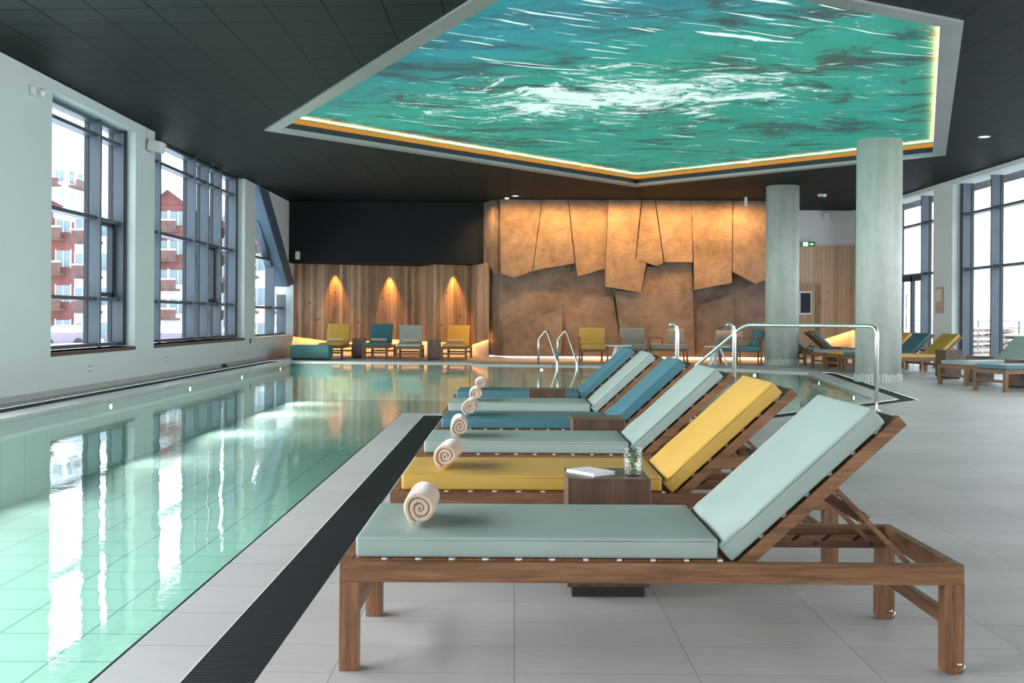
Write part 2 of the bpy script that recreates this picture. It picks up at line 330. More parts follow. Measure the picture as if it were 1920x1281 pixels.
# foam mostly gathers round the breaking crest
dx = math_n(nt, 'MULTIPLY', math_n(nt, 'SUBTRACT', sp.outputs[0], 1.7), 0.22); dy = math_n(nt, 'MULTIPLY', math_n(nt, 'SUBTRACT', math_n(nt, 'ADD', sp.outputs[1], math_n(nt, 'MULTIPLY', sp.outputs[0], 0.25)), 18.6), 0.33)
dd = math_n(nt, 'SQRT', math_n(nt, 'ADD', math_n(nt, 'MULTIPLY', dx, dx), math_n(nt, 'MULTIPLY', dy, dy)))
crest = math_n(nt, 'MULTIPLY', math_n(nt, 'MAXIMUM', math_n(nt, 'SUBTRACT', 1.0, dd), 0.0), 0.19)
foam = ramp(nt, math_n(nt, 'ADD', f1.outputs[0], crest), [(0.60, (0, 0, 0)), (0.655, (1, 1, 1))])
f2 = N(nt, 'ShaderNodeTexNoise', Scale=2.2, Detail=4.0, Roughness=0.5, Distortion=0.7); nt.links.new(stretched(w2, (0.30, 3.2, 1)), f2.inputs['Vector'])
streak = ramp(nt, f2.outputs[0], [(0.70, (0, 0, 0)), (0.73, (1, 1, 1))])
mp = nt.nodes.new('ShaderNodeMapping'); mp.inputs['Rotation'].default_value = (0, 0, R(-24)); nt.links.new(warp(nt, base, 0.22, 1.6), mp.inputs[0])
f3 = N(nt, 'ShaderNodeTexNoise', Scale=1.6, Detail=3.0, Roughness=0.5, Distortion=0.3); nt.links.new(stretched(mp.outputs[0], (0.40, 5.4, 1)), f3.inputs['Vector'])
near = math_n(nt, 'MULTIPLY', math_n(nt, 'MINIMUM', math_n(nt, 'MAXIMUM', math_n(nt, 'SUBTRACT', 17.0, sp.outputs[1]), 0.0), 3.0), 0.022)
stroke = ramp(nt, math_n(nt, 'ADD', f3.outputs[0], near), [(0.685, (0, 0, 0)), (0.705, (1, 1, 1))])
fm0 = nt.nodes.new('ShaderNodeMath'); fm0.operation = 'MAXIMUM'; nt.links.new(foam, fm0.inputs[0]); nt.links.new(stroke, fm0.inputs[1])
fm = nt.nodes.new('ShaderNodeMath'); fm.operation = 'MAXIMUM'; nt.links.new(fm0.outputs[0], fm.inputs[0]); nt.links.new(streak, fm.inputs[1])
sea = mixc(nt, fm.outputs[0], sea, (0.72, 0.90, 0.86))
nt.links.new(mixc(nt, 0.5, sea, (0.14, 0.09, 0.04)), b.inputs['Base Color']); nt.links.new(sea, b.inputs['Emission Color']); b.inputs['Emission Strength'].default_value = 0.62
b.inputs['Roughness'].default_value = 0.6; b.inputs['Specular IOR Level'].default_value = 0.1
M = MATS

# ------------------------------------------------------------------ mesh helpers
class B:
    def __init__(s): s.bm = bmesh.new()
    def box(s, x0, x1, y0, y1, z0, z1, bev=0.0, mat=None, seg=1):
        bm = bmesh.new(); bmesh.ops.create_cube(bm, size=1.0)
        sx, sy, sz = x1 - x0, y1 - y0, z1 - z0
        for v in bm.verts: v.co = Vector(((x0 + x1) / 2 + v.co.x * sx, (y0 + y1) / 2 + v.co.y * sy, (z0 + z1) / 2 + v.co.z * sz))
        if bev: bmesh.ops.bevel(bm, geom=list(bm.edges), offset=bev, segments=seg, affect='EDGES', profile=0.5)
        s.add(bm, mat); return s
    def add(s, bm, mat=None):
        if mat is not None: bm.transform(mat)
        me = bpy.data.meshes.new('t'); bm.to_mesh(me); bm.free(); s.bm.from_mesh(me); bpy.data.meshes.remove(me)
    def bar(s, p, q, w, h, up=(0, 0, 1), bev=0.0):
        p, q = Vector(p), Vector(q); d = q - p; L = d.length; d.normalize(); up = Vector(up)
        sd = up.cross(d)
        if sd.length < 1e-4: sd = Vector((0, 1, 0))
        sd.normalize(); u2 = d.cross(sd)
        m = Matrix((d, sd, u2)).transposed().to_4x4(); m.translation = p
        bm = bmesh.new(); bmesh.ops.create_cube(bm, size=1.0)
        for v in bm.verts: v.co = Vector(((v.co.x + 0.5) * L, v.co.y * w, v.co.z * h))
        if bev: bmesh.ops.bevel(bm, geom=list(bm.edges), offset=bev, segments=1, affect='EDGES', profile=0.5)
        s.add(bm, m); return s
    def prism(s, pts, z0, z1):          # polygon in xy, extruded in z
        bm = bmesh.new(); lo = [bm.verts.new((x, y, z0)) for x, y in pts]; hi = [bm.verts.new((x, y, z1)) for x, y in pts]
        n = len(pts); bm.faces.new(lo[::-1]); bm.faces.new(hi)
        for i in range(n): bm.faces.new((lo[i], lo[(i + 1) % n], hi[(i + 1) % n], hi[i]))
        bmesh.ops.recalc_face_normals(bm, faces=bm.faces); s.add(bm); return s
    def plate(s, pts, nrm):             # 3-D polygon given thickness along nrm
        bm = bmesh.new(); nrm = Vector(nrm); lo = [bm.verts.new(Vector(p)) for p in pts]; hi = [bm.verts.new(Vector(p) + nrm) for p in pts]
        n = len(pts); bm.faces.new(lo[::-1]); bm.faces.new(hi)
        for i in range(n): bm.faces.new((lo[i], lo[(i + 1) % n], hi[(i + 1) % n], hi[i]))
        bmesh.ops.recalc_face_normals(bm, faces=bm.faces); s.add(bm); return s
    def cyl(s, p, q, r, r2=None, n=24, caps=True):
        p, q = Vector(p), Vector(q); d = q - p; L = d.length
        bm = bmesh.new(); bmesh.ops.create_cone(bm, cap_ends=caps, segments=n, radius1=r, radius2=r if r2 is None else r2, depth=L)
        m = d.to_track_quat('Z', 'Y').to_matrix().to_4x4(); m.translation = (p + q) / 2; s.add(bm, m); return s
    def tube(s, pts, r, n=14, caps=True):
        pts = [Vector(p) for p in pts]; rings = []; bm = bmesh.new(); ref = None
        for i, p in enumerate(pts):
            d = (pts[min(i + 1, len(pts) - 1)] - pts[max(i - 1, 0)]).normalized()
            if ref is None: ref = d.orthogonal().normalized()
            else: ref = (ref - d * ref.dot(d)).normalized()
            o2 = d.cross(ref); rings.append([bm.verts.new(p + ref * math.cos(a) * r + o2 * math.sin(a) * r) for a in [2 * math.pi * k / n for k in range(n)]])
        for a, b_ in zip(rings, rings[1:]):
            for k in range(n): bm.faces.new((a[k], a[(k + 1) % n], b_[(k + 1) % n], b_[k]))
        if caps: bm.faces.new(rings[0][::-1]); bm.faces.new(rings[-1])
        for f in bm.faces: f.smooth = True
        s.add(bm); return s
    def lathe(s, prof, n=48, loc=(0, 0, 0)):
        bm = bmesh.new(); rings = []
        for r, z in prof:
            rings.append([bm.verts.new((loc[0] + r * math.cos(2 * math.pi * k / n), loc[1] + r * math.sin(2 * math.pi * k / n), loc[2] + z)) for k in range(n)] if r > 1e-6 else [bm.verts.new((loc[0], loc[1], loc[2] + z))])
        for a, b_ in zip(rings, rings[1:]):
            for k in range(n):
                v = [a[k % len(a)], a[(k + 1) % len(a)], b_[(k + 1) % len(b_)], b_[k % len(b_)]]
                u = []
                for q in v:
                    if q not in u: u.append(q)
                if len(u) > 2: bm.faces.new(u)
        for f in bm.faces: f.smooth = True
        bmesh.ops.recalc_face_normals(bm, faces=bm.faces); s.add(bm); return s
    def mesh(s, name, smooth=False):
        me = bpy.data.meshes.new(name); s.bm.to_mesh(me); s.bm.free()
        if smooth:
            for p in me.polygons: p.use_smooth = True
        return me
def obj(name, b, mat, parent=None, smooth=False):
    me = b.mesh(name, smooth) if isinstance(b, B) else b
    o = bpy.data.objects.new(name, me); COL.objects.link(o)
    me.materials.clear(); me.materials.append(M[mat])
    if parent: o.parent = parent
    return o
def part(name, b, mat, parent, smooth=False, label=None):
    o = obj(name, b, mat, parent, smooth)
    if label: o['label'] = label
    return o
def tag(o, label, cat, group=None, kind=None):
    o['label'] = label; o['category'] = cat
    if group: o['group'] = group
    if kind: o['kind'] = kind
    return o
def thing(name, label, cat, loc=(0, 0, 0), rz=0.0, group=None):
    o = bpy.data.objects.new(name, None); COL.objects.link(o); o.empty_display_size = 0.1
    o.location = loc; o.rotation_euler = (0, 0, rz); return tag(o, label, cat, group)
def struct(name, b, mat, parent=None, smooth=False):
    o = obj(name, b, mat, parent, smooth)
    if not parent: o['kind'] = 'structure'
    return o

# ------------------------------------------------------------------ the hall
CZ = 4.60; XL = -6.70; XR = 10.70
WZ = -0.035
# water outline (counter-clockwise)
WP = [(-5.75, -5.0), (-1.345, -5.0), (-1.345, 13.28), (2.72, 13.28), (5.45, 16.2), (6.57, 24.1), (5.3, 25.5), (1.6, 27.0), (-1.02, 27.4), (-1.10, 28.2), (-5.78, 28.35)]
def offset(poly, ds):
    n = len(poly); out = []
    for i in range(n):
        p0, p1, p2 = Vector(poly[i - 1]), Vector(poly[i]), Vector(poly[(i + 1) % n])
        d1 = (p1 - p0).normalized(); d2 = (p2 - p1).normalized()
        n1 = Vector((d1.y, -d1.x)); n2 = Vector((d2.y, -d2.x)); a = ds[i - 1]; c = ds[i]
        q1 = p1 + n1 * a; q2 = p1 + n2 * c; den = d1.x * d2.y - d1.y * d2.x
        if abs(den) < 1e-5: out.append(tuple(q1)); continue
        t_ = ((q2.x - q1.x) * d2.y - (q2.y - q1.y) * d2.x) / den; out.append(tuple(q1 + d1 * t_))
    return out
# coping width / grating width per edge of WP
cop = [0.3, 0.28, 0.0, 0.27, 0.36, 0.12, 0.12, 0.12, 0.12, 0.12, 0.35]
cop[0] = 0.3; cop[1] = 0.28; cop[2] = 0.28; cop[3] = 0.30; cop[4] = 0.32; cop[5] = 0.25; cop[6] = 0.25; cop[7] = 0.25; cop[8] = 0.25; cop[9] = 0.25; cop[10] = 0.35
CP = offset(WP, cop)
gr = [0.0, 0.24, 0.24, 0.24, 0.24, 0, 0, 0, 0, 0, 0.27]
GP = offset(CP, gr)
def ring_mesh(inner, outer, z0, z1):
    bm = bmesh.new(); n = len(inner)
    a = [bm.verts.new((*p, z1)) for p in inner]; c = [bm.verts.new((*p, z1)) for p in outer]
    a0 = [bm.verts.new((*p, z0)) for p in inner]
    for i in range(n):
        j = (i + 1) % n
        if (c[i].co - a[i].co).length < 1e-5 and (c[j].co - a[j].co).length < 1e-5: continue
        u = [a[i], c[i], c[j], a[j]]
        if (c[i].co - a[i].co).length < 1e-5: u = [a[i], c[j], a[j]]
        elif (c[j].co - a[j].co).length < 1e-5: u = [a[i], c[i], a[j]]
        bm.faces.new(u)
        bm.faces.new((a0[i], a[i], a[j], a0[j]))
    for v in [v for v in bm.verts if not v.link_faces]: bm.verts.remove(v)
    b = B(); b.add(bm); return b
struct('trim_1', ring_mesh(WP, CP, -0.25, 0.0), 'coping_tile')
struct('trim_2', ring_mesh(CP, GP, -0.02, -0.002), 'grating')
# deck with the pool cut out
def poly_with_hole(outer, hole, z):
    bm = bmesh.new(); vo = [bm.verts.new((*p, z)) for p in outer]; vh = [bm.verts.new((*p, z)) for p in hole]
    es = [bm.edges.new((vo[i], vo[(i + 1) % len(vo)])) for i in range(len(vo))] + [bm.edges.new((vh[i], vh[(i + 1) % len(vh)])) for i in range(len(vh))]
    bmesh.ops.triangle_fill(bm, use_beauty=True, use_dissolve=False, edges=es)
    for f in bm.faces:
        if f.normal.z < 0: f.normal_flip()
    b = B(); b.add(bm); return b
struct('floor', poly_with_hole([(-7.3, -7.0), (12.2, -7.0), (12.2, 36.0), (-7.3, 36.0)], GP, 0.0), 'deck_tile')
# pool basin
PD = -1.0
b = B(); bm = bmesh.new()
lo = [bm.verts.new((*p, PD)) for p in WP]; hi = [bm.verts.new((*p, -0.2)) for p in WP]
bm.faces.new(lo)
for i in range(len(WP)): bm.faces.new((lo[i], hi[i], hi[(i + 1) % len(WP)], lo[(i + 1) % len(WP)]))
b.add(bm); struct('floor_2', b, 'pool_tile')
b = B(); bm = bmesh.new(); bm.faces.new([bm.verts.new((*p, WZ)) for p in WP]); b.add(bm)
tag(obj('pool_water', b, 'pool_water'), 'still pale turquoise water filling the indoor swimming pool', 'water', kind='stuff')
# dark glossy strip between the water and the coping
plain('strip_dark', (0.012, 0.017, 0.017), 0.08)
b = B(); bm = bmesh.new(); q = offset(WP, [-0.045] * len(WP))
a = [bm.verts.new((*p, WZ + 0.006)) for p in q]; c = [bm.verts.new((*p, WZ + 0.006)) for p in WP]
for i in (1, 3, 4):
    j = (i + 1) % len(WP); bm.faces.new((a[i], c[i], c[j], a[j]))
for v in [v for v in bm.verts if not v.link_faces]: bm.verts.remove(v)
b.add(bm); struct('trim_3', b, 'strip_dark')

# ceiling with the opening for the luminous print
ART = [(-4.56, 19.8), (0.45, 9.8), (5.11, 12.35), (8.88, 22.3), (3.13, 28.0)]
ARTI = offset(ART, [-0.24] * 5)
struct('ceiling', poly_with_hole([(-7.3, -7.0), (12.2, -7.0), (12.2, 36.0), (-7.3, 36.0)], ART, CZ), 'ceiling_panel')
root = thing('ceiling_light_panel', 'huge five-sided luminous ceiling panel printed with a turquoise rough sea', 'ceiling panel', (0, 0, 0))
def ring_solid(inner, outer, z0, z1):
    bm = bmesh.new(); n = len(inner); V = {}
    for k, (P_, z) in enumerate(((inner, z0), (outer, z0), (inner, z1), (outer, z1))): V[k] = [bm.verts.new((*p, z)) for p in P_]
    for i in range(n):
        j = (i + 1) % n
        for a_, b_ in ((0, 1), (1, 3), (3, 2), (2, 0)): bm.faces.new((V[a_][i], V[a_][j], V[b_][j], V[b_][i]))
    bmesh.ops.recalc_face_normals(bm, faces=bm.faces); b = B(); b.add(bm); return b
part('panel_frame', ring_solid(ARTI, offset(ART, [0.01] * 5), CZ - 0.03, CZ + 0.03), 'frame_metal', root, label='flat grey metal frame round the luminous print')
AZ = CZ + 0.27
IN2 = offset(ART, [-0.235] * 5)
b = B(); bm = bmesh.new()
a = [bm.verts.new((*p, CZ + 0.02)) for p in IN2]; c = [bm.verts.new((*p, CZ + 0.135)) for p in IN2]
for i in range(5): bm.faces.new((a[i], a[(i + 1) % 5], c[(i + 1) % 5], c[i]))
b.add(bm); part('recess_side', b, 'black_plinth', root, label='black recess side')
emis('led_amber', (1.0, 0.42, 0.07), 0.55)
b = B(); bm = bmesh.new(); IN3 = offset(ART, [-0.225] * 5)
a = [bm.verts.new((*p, CZ + 0.135)) for p in IN2]; c = [bm.verts.new((*p, AZ - 0.05)) for p in IN3]
for i in range(5): bm.faces.new((a[i], a[(i + 1) % 5], c[(i + 1) % 5], c[i]))
b.add(bm); part('light_diffuser', b, 'led_amber', root, label='glowing amber strip round the print')
OUT = offset(ART, [0.15] * 5)
b = B(); bm = bmesh.new(); bm.faces.new([bm.verts.new((*p, AZ)) for p in OUT][::-1]); b.add(bm)
part('printed_panel', b, 'sea_print', root, label='turquoise sea print with white foam')
# bright cove tape just outside the diffuser, lighting the edge of the print (far and right sides)
b = B(); bm = bmesh.new(); T1 = offset(ART, [-0.218] * 5); T2 = offset(ART, [-0.175] * 5)
a = [bm.verts.new((*p, AZ - 0.055)) for p in T1]; c = [bm.verts.new((*p, AZ - 0.055)) for p in T2]
for i in (2, 3, 4): bm.faces.new((a[i], a[(i + 1) % 5], c[(i + 1) % 5], c[i]))
for v in [v for v in bm.verts if not v.link_faces]: bm.verts.remove(v)
b.add(bm); part('light_tape', b, 'led_cove', root)

# left wall, thickness 0.45, with three openings
def wall_x(b, x, xo, spans, ztop):
    for (y0, y1, z0, z1) in spans: b.box(min(x, xo), max(x, xo), y0, y1, z0, z1)
b = B()
wall_x(b, XL, XL - 0.45, [(-7, -3.5, 0, CZ), (-3.5, 12.8, 0, 0.65), (-3.5, 12.8, 4.42, CZ), (12.8, 15.7, 0, CZ), (15.7, 19.18, 0, 0.63), (15.7, 19.18, 4.44, CZ), (19.18, 20.2, 0, CZ),
    (20.2, 26.99, 0, 0.63), (26.99, 28.1, 0, CZ), (28.1, 33.0, 0, 0.60), (33.0, 36.0, 0, CZ)], CZ)
b.plate([(XL, 29.3, CZ), (XL, 33.0, 2.1), (XL, 33.0, CZ)], (-0.45, 0, 0))
struct('wall_left', b, 'wall_paint')
b = B(); b.box(XL, XL + 0.012, 12.8, 33.0, 0.0, 0.085); struct('baseboard_left', b, 'base_tile')
XF, XG = -6.88, -7.15      # fin inner edge and glass plane
def window(name, fins, y0, y1, zt, z0=0.65, trans=(4.18, 2.80, 1.45), side=-1, sill=True, dark=()):
    b = B(); xf, xg = (XF, XG) if side < 0 else (10.90, 11.17)
    a, c = min(xf, xg), max(xf, xg)
    for y in fins: b.box(a, c, y - 0.03, y + 0.03, z0, zt)
    for z in trans:
        if z < zt: b.box(xg - 0.02 if side > 0 else xg, xg + 0.20 if side < 0 else xg + 0.02, y0, y1, z - 0.03, z + 0.03) if side < 0 else b.box(xg - 0.20, xg, y0, y1, z - 0.03, z + 0.03)
    b.box(xg, xg + 0.22, y0, y1, z0, z0 + 0.06) if side < 0 else b.box(xg - 0.22, xg, y0, y1, z0, z0 + 0.06)
    b.box(xg, xg + 0.20, y0, y1, zt - 0.06, zt) if side < 0 else b.box(xg - 0.20, xg, y0, y1, zt - 0.06, zt)
    o = struct(name, b, 'aluminium')
    e = B()
    for y in fins: e.box(min(xg, xg - side * 0.07), max(xg, xg - side * 0.07), y - 0.045, y + 0.045, z0, zt)
    e.box(min(xf, xf - side * 0.03), max(xf, xf - side * 0.03), fins[-1] + 0.0, fins[-1] + 0.06, z0, zt)
    obj('window_frame', e, 'aluminium_dark', o)
    g = B(); g.box(xg + side * 0.02 - 0.004, xg + side * 0.02 + 0.004, y0, y1, z0, zt); obj('window_glass', g, 'window_glass', o)
    if sill:
        s = B(); s.box(XG, XL + 0.02, y0, y1, z0 - 0.08, z0 - 0.02); obj('window_sill', s, 'sill_brown', o)
    for (ya, yb, za, zb) in dark:      # opening casement with a darker inner frame
        f = B()
        for p in ((ya, ya + 0.07, za, zb), (yb - 0.07, yb, za, zb), (ya, yb, za, za + 0.07), (ya, yb, zb - 0.07, zb)): f.box(xg + 0.02, xg + 0.12, *p)
        obj('casement_frame', f, 'aluminium_dark', o)
    return o
window('window_1', [15.9, 18.05, 19.12], 15.7, 19.18, 4.44, dark=[(18.1, 19.05, 1.5, 2.78)])
window('window_2', [20.25, 21.1, 23.43, 24.44, 25.5, 26.85], 20.2, 26.99, 4.6, dark=[(24.5, 25.45, 1.5, 2.78)])
# third window: raked head under a sloping steel box beam
b = B()
def head(y): return CZ + (28.45 - y) * 0.667 if y > 28.45 else CZ
for y in (28.15, 31.2, 32.75): b.box(XG, XF, y - 0.03, y + 0.03, 0.62, min(CZ, head(y) + 0.1))
for z, ye in ((2.78, 31.1), (1.42, 33.0), (0.65, 33.0)): b.box(XG, XG + 0.20, 28.1, ye, z - 0.03, z + 0.03)
b.plate([(XG, 29.9, 3.75), (XG, 31.2, 2.78), (XG, 31.2, 2.55), (XG, 29.5, 3.75)], (0.2, 0, 0))
w3 = struct('window_3', b, 'aluminium')
g = B(); g.plate([(XG - 0.02, 28.1, 0.65), (XG - 0.02, 33.0, 0.65), (XG - 0.02, 33.0, 1.7), (XG - 0.02, 28.9, CZ), (XG - 0.02, 28.1, CZ)], (-0.008, 0, 0)); obj('window_glass', g, 'window_glass', w3)
s = B(); s.box(XG, XL + 0.02, 28.1, 33.0, 0.56, 0.62); obj('window_sill', s, 'cream_plaster', w3)
b = B(); b.plate([(XL + 0.03, 28.25, CZ), (XL + 0.03, 29.4, CZ), (XL + 0.03, 33.0, 2.17), (XL + 0.03, 32.1, 2.05)], (-0.40, 0, 0))
tag(obj('steel_beam', b, 'beam_blue'), 'thick blue-grey steel box beam slanting down across the farthest left window', 'beam')
# right wall: pillar and full-height glazing
b = B(); wall_x(b, XR, XR + 0.5, [(26.4, 27.6, 0, CZ), (32.4, 36.0, 0, CZ), (-7, -5, 0, CZ), (12.0, 18.4, 0, 4.5)], CZ)
b.box(XR - 0.02, XR + 0.5, -5, 36, 4.5, CZ)
struct('wall_right', b, 'wall_paint')
window('window_4', [18.6, 20.65, 22.7, 24.72, 26.3], 18.4, 26.4, 4.58, z0=0.0, trans=(3.76, 2.42), side=1, sill=False)
window('window_5', [27.7, 28.95, 31.0, 32.3], 27.6, 32.4, 4.58, z0=0.0, trans=(3.78, 2.42), side=1, sill=False)
b = B()
for y in (29.15, 30.85): b.box(11.02, 11.12, y - 0.05, y + 0.05, 0, 2.40)
b.box(11.02, 11.12, 29.1, 30.9, 2.25, 2.40); b.box(11.02, 11.12, 29.95, 30.05, 0, 2.4); b.box(11.02, 11.12, 29.1, 30.9, 0.0, 0.1)
d1 = struct('door_1', b, 'aluminium_dark'); h = B(); h.tube([(10.97, 30.2, 0.9), (10.97, 30.2, 1.9)], 0.018); obj('door_handle', h, 'chrome', d1)
# wall behind the camera
b = B(); b.box(-7.2, 11.2, -7.3, -7.0, 0, CZ); struct('wall_back', b, 'wall_paint')

# far end: dark bulkhead, folded board wall on the left, riven stone, board wall on the right
FX = lambda px, Y: (px - 962) / 2030 * Y
b = B(); b.box(XL, FX(912, 32.3), 32.3, 36.0, 2.78, CZ); struct('wall_far', b, 'soffit_dark')
WP2 = [(XL + 0.005, 33.0), (FX(789, 34.3), 34.3), (FX(816, 32.9), 32.9), (FX(882, 33.4), 33.4), (FX(914, 31.9), 31.9)]
zb = [0.56, 0.40, 0.44, 0.32, 0.54]
b = B()
def seg_board(b, p0, p1, z00, z01, z1, th=0.05):
    d = (Vector(p1) - Vector(p0)).normalized(); n_ = Vector((-d.y, d.x)) * th
    b.plate([(*p0, z00), (*p1, z01), (*p1, z1), (*p0, z1)], (n_.x, n_.y, 0))
L = [(WP2[0], WP2[1], 0)]
tx = [0.56, 0.36, 0.47, 0.43]; xs = [0.0, 0.37, 0.75, 1.0]
pA, pB = Vector(WP2[0]), Vector(WP2[1])
for i in range(3): seg_board(b, tuple(pA.lerp(pB, xs[i])), tuple(pA.lerp(pB, xs[i + 1])), tx[i], tx[i + 1], 2.80)
for i in (1, 2, 3): seg_board(b, WP2[i], WP2[i + 1], zb[i], zb[i + 1], 2.80)
struct('wall_far_boards', b, 'board_wall')
# recessed lit plinth behind the boards
b = B(); q = [(p[0], p[1] + 0.35) for p in WP2]
for i in range(4): seg_board(b, q[i], q[i + 1], 0, 0, 1.2)
struct('wall_far_plinth', b, 'cream_plaster')
def led_run(name, pts, label, w=0.03, parentgroup='warm light strips under the wall panels'):
    b = B()
    for p, q_ in zip(pts, pts[1:]): b.bar(p, q_, w, 0.02)
    tag(obj(name, b, 'led_strip'), label, 'light strip', parentgroup)
led_run('light_strip', [(max(XL + 0.06, pA.lerp(pB, x).x), pA.lerp(pB, x).y + 0.13, z + 0.04) for x, z in zip(xs, tx)] + [(WP2[i][0], WP2[i][1] + 0.13, zb[i] + 0.05) for i in (2, 3, 4)], 'warm glowing light strip tucked under the dark timber wall behind the four loungers')

# stone wall: facet on the left, lower sheet, overlapping upper slabs
YS = 31.5
def ST(px, py, Y=YS): return ((px - 962) / 2030 * Y, EYE + (595.5 + 0.006 * (px - 962) - py) / 2030 * Y)
b = B(); b.box(FX(936, YS), 7.6, YS, YS + 0.3, 0.06, CZ)
b.plate([(FX(912, 32.6), 32.6, 0.06), (FX(936, YS), YS, 0.06), (FX(936, YS), YS, CZ), (FX(912, 32.6), 32.6, CZ)], (0.3, 0.3, 0))
struct('wall_stone', b, 'riven_stone')
slabs = [
 ([(936, 370), (1016, 370), (998, 509), (963, 521), (938, 513)], 0.20),
 ([(1016, 370), (1064, 370), (1077.5, 494), (1010, 505), (998, 509)], 0.24),
 ([(1064, 370), (1140, 370), (1134, 504), (1081.6, 519), (1077.5, 494)], 0.17),
 ([(1140, 370), (1203, 370), (1191, 486), (1212, 494), (1201, 549), (1134.7, 538), (1134, 504)], 0.34),
 ([(1203, 370), (1228, 370), (1243, 492), (1233, 500), (1212, 494), (1191, 486)], 0.26),
 ([(1228, 370), (1297, 370), (1298, 492), (1243, 492)], 0.21),
 ([(1297, 370), (1374, 370), (1370, 531), (1301, 544)], 0.30),
 ([(1374, 370), (1450, 370), (1450, 518), (1415, 533), (1370, 510)], 0.24),
 ([(1243, 492), (1298, 492), (1301, 544), (1303, 600), (1306, 668), (1168, 668), (1152, 545), (1201, 549), (1212, 500), (1233, 500)], 0.30),
 ([(941, 601), (1056, 584), (1054, 668), (941, 668)], 0.17),
 ([(1056, 584), (1056, 560), (1150, 556), (1168, 668), (1054, 668)], 0.09),
 ([(1306, 575), (1378, 548), (1376, 668), (1306, 668)], 0.08),
]
rnd = random.Random(3)
b = B()
for pts, th in slabs:
    upper = pts[0][1] < 400
    kx = rnd.choice((-1, 1)) * rnd.uniform(0.05, 0.12); kz = rnd.uniform(0.05, 0.13) if upper else rnd.uniform(-0.03, -0.005)
    xc = sum(p[0] for p in pts) / len(pts); xc = (xc - 962) / 2030 * YS; F = []; Bk = []
    for x, y in pts:
        yc = sum(p[1] for p in pts) / len(pts); xm = sum(p[0] for p in pts) / len(pts)
        x += (0.65 if x < xm else -0.65)
        X, Z = ST(x, y, YS - th); Z = max(0.08, min(Z, CZ))
        t_ = max(0.02, (th * 0.55 if upper else th) + kz * (CZ - Z) + kx * (X - xc))
        F.append((X, YS - t_, Z)); Bk.append((X, YS + 0.02, Z))
    bm = bmesh.new(); f_ = [bm.verts.new(p) for p in F]; k_ = [bm.verts.new(p) for p in Bk]; n_ = len(f_)
    bm.faces.new(f_)
    for i in range(n_): bm.faces.new((f_[i], f_[(i + 1) % n_], k_[(i + 1) % n_], k_[i]))
    bmesh.ops.recalc_face_normals(bm, faces=bm.faces); b.add(bm)
# slab on the turned facet
f0, f1 = Vector((FX(912, 32.6), 32.6)), Vector((FX(936, YS), YS))
nn = Vector((-0.16, -0.10, 0))
zz = lambda py, Y: EYE + (595.3 - py) / 2030 * Y
b.plate([(*f0, CZ), (*f1, CZ), (*f1, zz(513, 31.3)), (*f0.lerp(f1, 0.6), zz(497, 31.9)), (*f0, zz(505, 32.5))], nn)
struct('wall_stone_slabs', b, 'riven_stone')
led_run('light_strip', [(FX(1086, 31.3), YS + 0.02, 0.035), (7.5, YS + 0.02, 0.035)], 'warm glowing light strip along the floor under the stone wall', 0.05)
# right of the stone: white band over pale boards, with a door
b = B(); b.box(7.4, 12, 34.0, 34.2, 3.50, CZ); b.box(7.4, 7.6, YS, 34.2, 0, CZ); struct('wall_far_upper', b, 'white_paint')
b = B(); b.plate([(7.6, 33.95, 0.5), (9.6, 33.95, 0.5), (10.7, 33.95, 0.86), (10.7, 33.95, 3.5), (7.6, 33.95, 3.5)], (0, 0.05, 0)); struct('wall_far_timber', b, 'board_wall_pale')
b = B(); b.box(7.6, 10.7, 34.25, 34.3, 0, 1.2); struct('wall_far_base', b, 'cream_plaster')
led_run('light_strip', [(8.6, 34.1, 0.53), (9.6, 34.1, 0.55), (10.7, 34.1, 0.9)], 'warm glowing light strip under the pale timber wall at the far right')
b = B(); b.box(8.6, 9.60, 33.88, 33.94, 0.0, 2.28); d2 = struct('door_2', b, 'board_wall')
g = B(); g.box(8.95, 9.34, 33.86, 33.88, 1.32, 2.06, 0.005); obj('door_window_frame', g, 'white_paint', d2)
g = B(); g.box(8.99, 9.30, 33.85, 33.862, 1.38, 2.0); obj('door_window', g, 'screen_black', d2)

# ------------------------------------------------------------------ columns
def column(x, y, label):
    r = thing('concrete_column', label, 'column', (x, y, 0), 0, 'round concrete columns')
    b = B(); b.cyl((0, 0, 0.0), (0, 0, CZ), 0.42, n=64); part('shaft', b, 'concrete', r, True)
    for p in r.children[0].data.polygons:
        if abs(p.normal.z) > 0.9: p.use_smooth = False
    b = B(); rr = random.Random(int(x * 100))
    for k in range(44):
        a = 2 * math.pi * k / 44; h = 0.13 + 0.05 * rr.random()
        c, s_ = math.cos(a), math.sin(a)
        bm = bmesh.new(); bmesh.ops.create_cube(bm, size=1.0)
        for v in bm.verts: v.co = Vector((v.co.x * 0.02, v.co.y * 0.055, (v.co.z + 0.5) * h))
        b.add(bm, Matrix.Translation((c * 0.43, s_ * 0.43, 0)) @ Matrix.Rotation(a, 4, 'Z'))
    part('base_tiles', b, 'concrete', r, label='ring of small upright tiles round the foot')
column(6.93, 27.9, 'round green-grey concrete column in front of the end of the stone wall')
column(6.98, 20.68, 'thicker-looking round concrete column nearer the camera beside the pool corner')

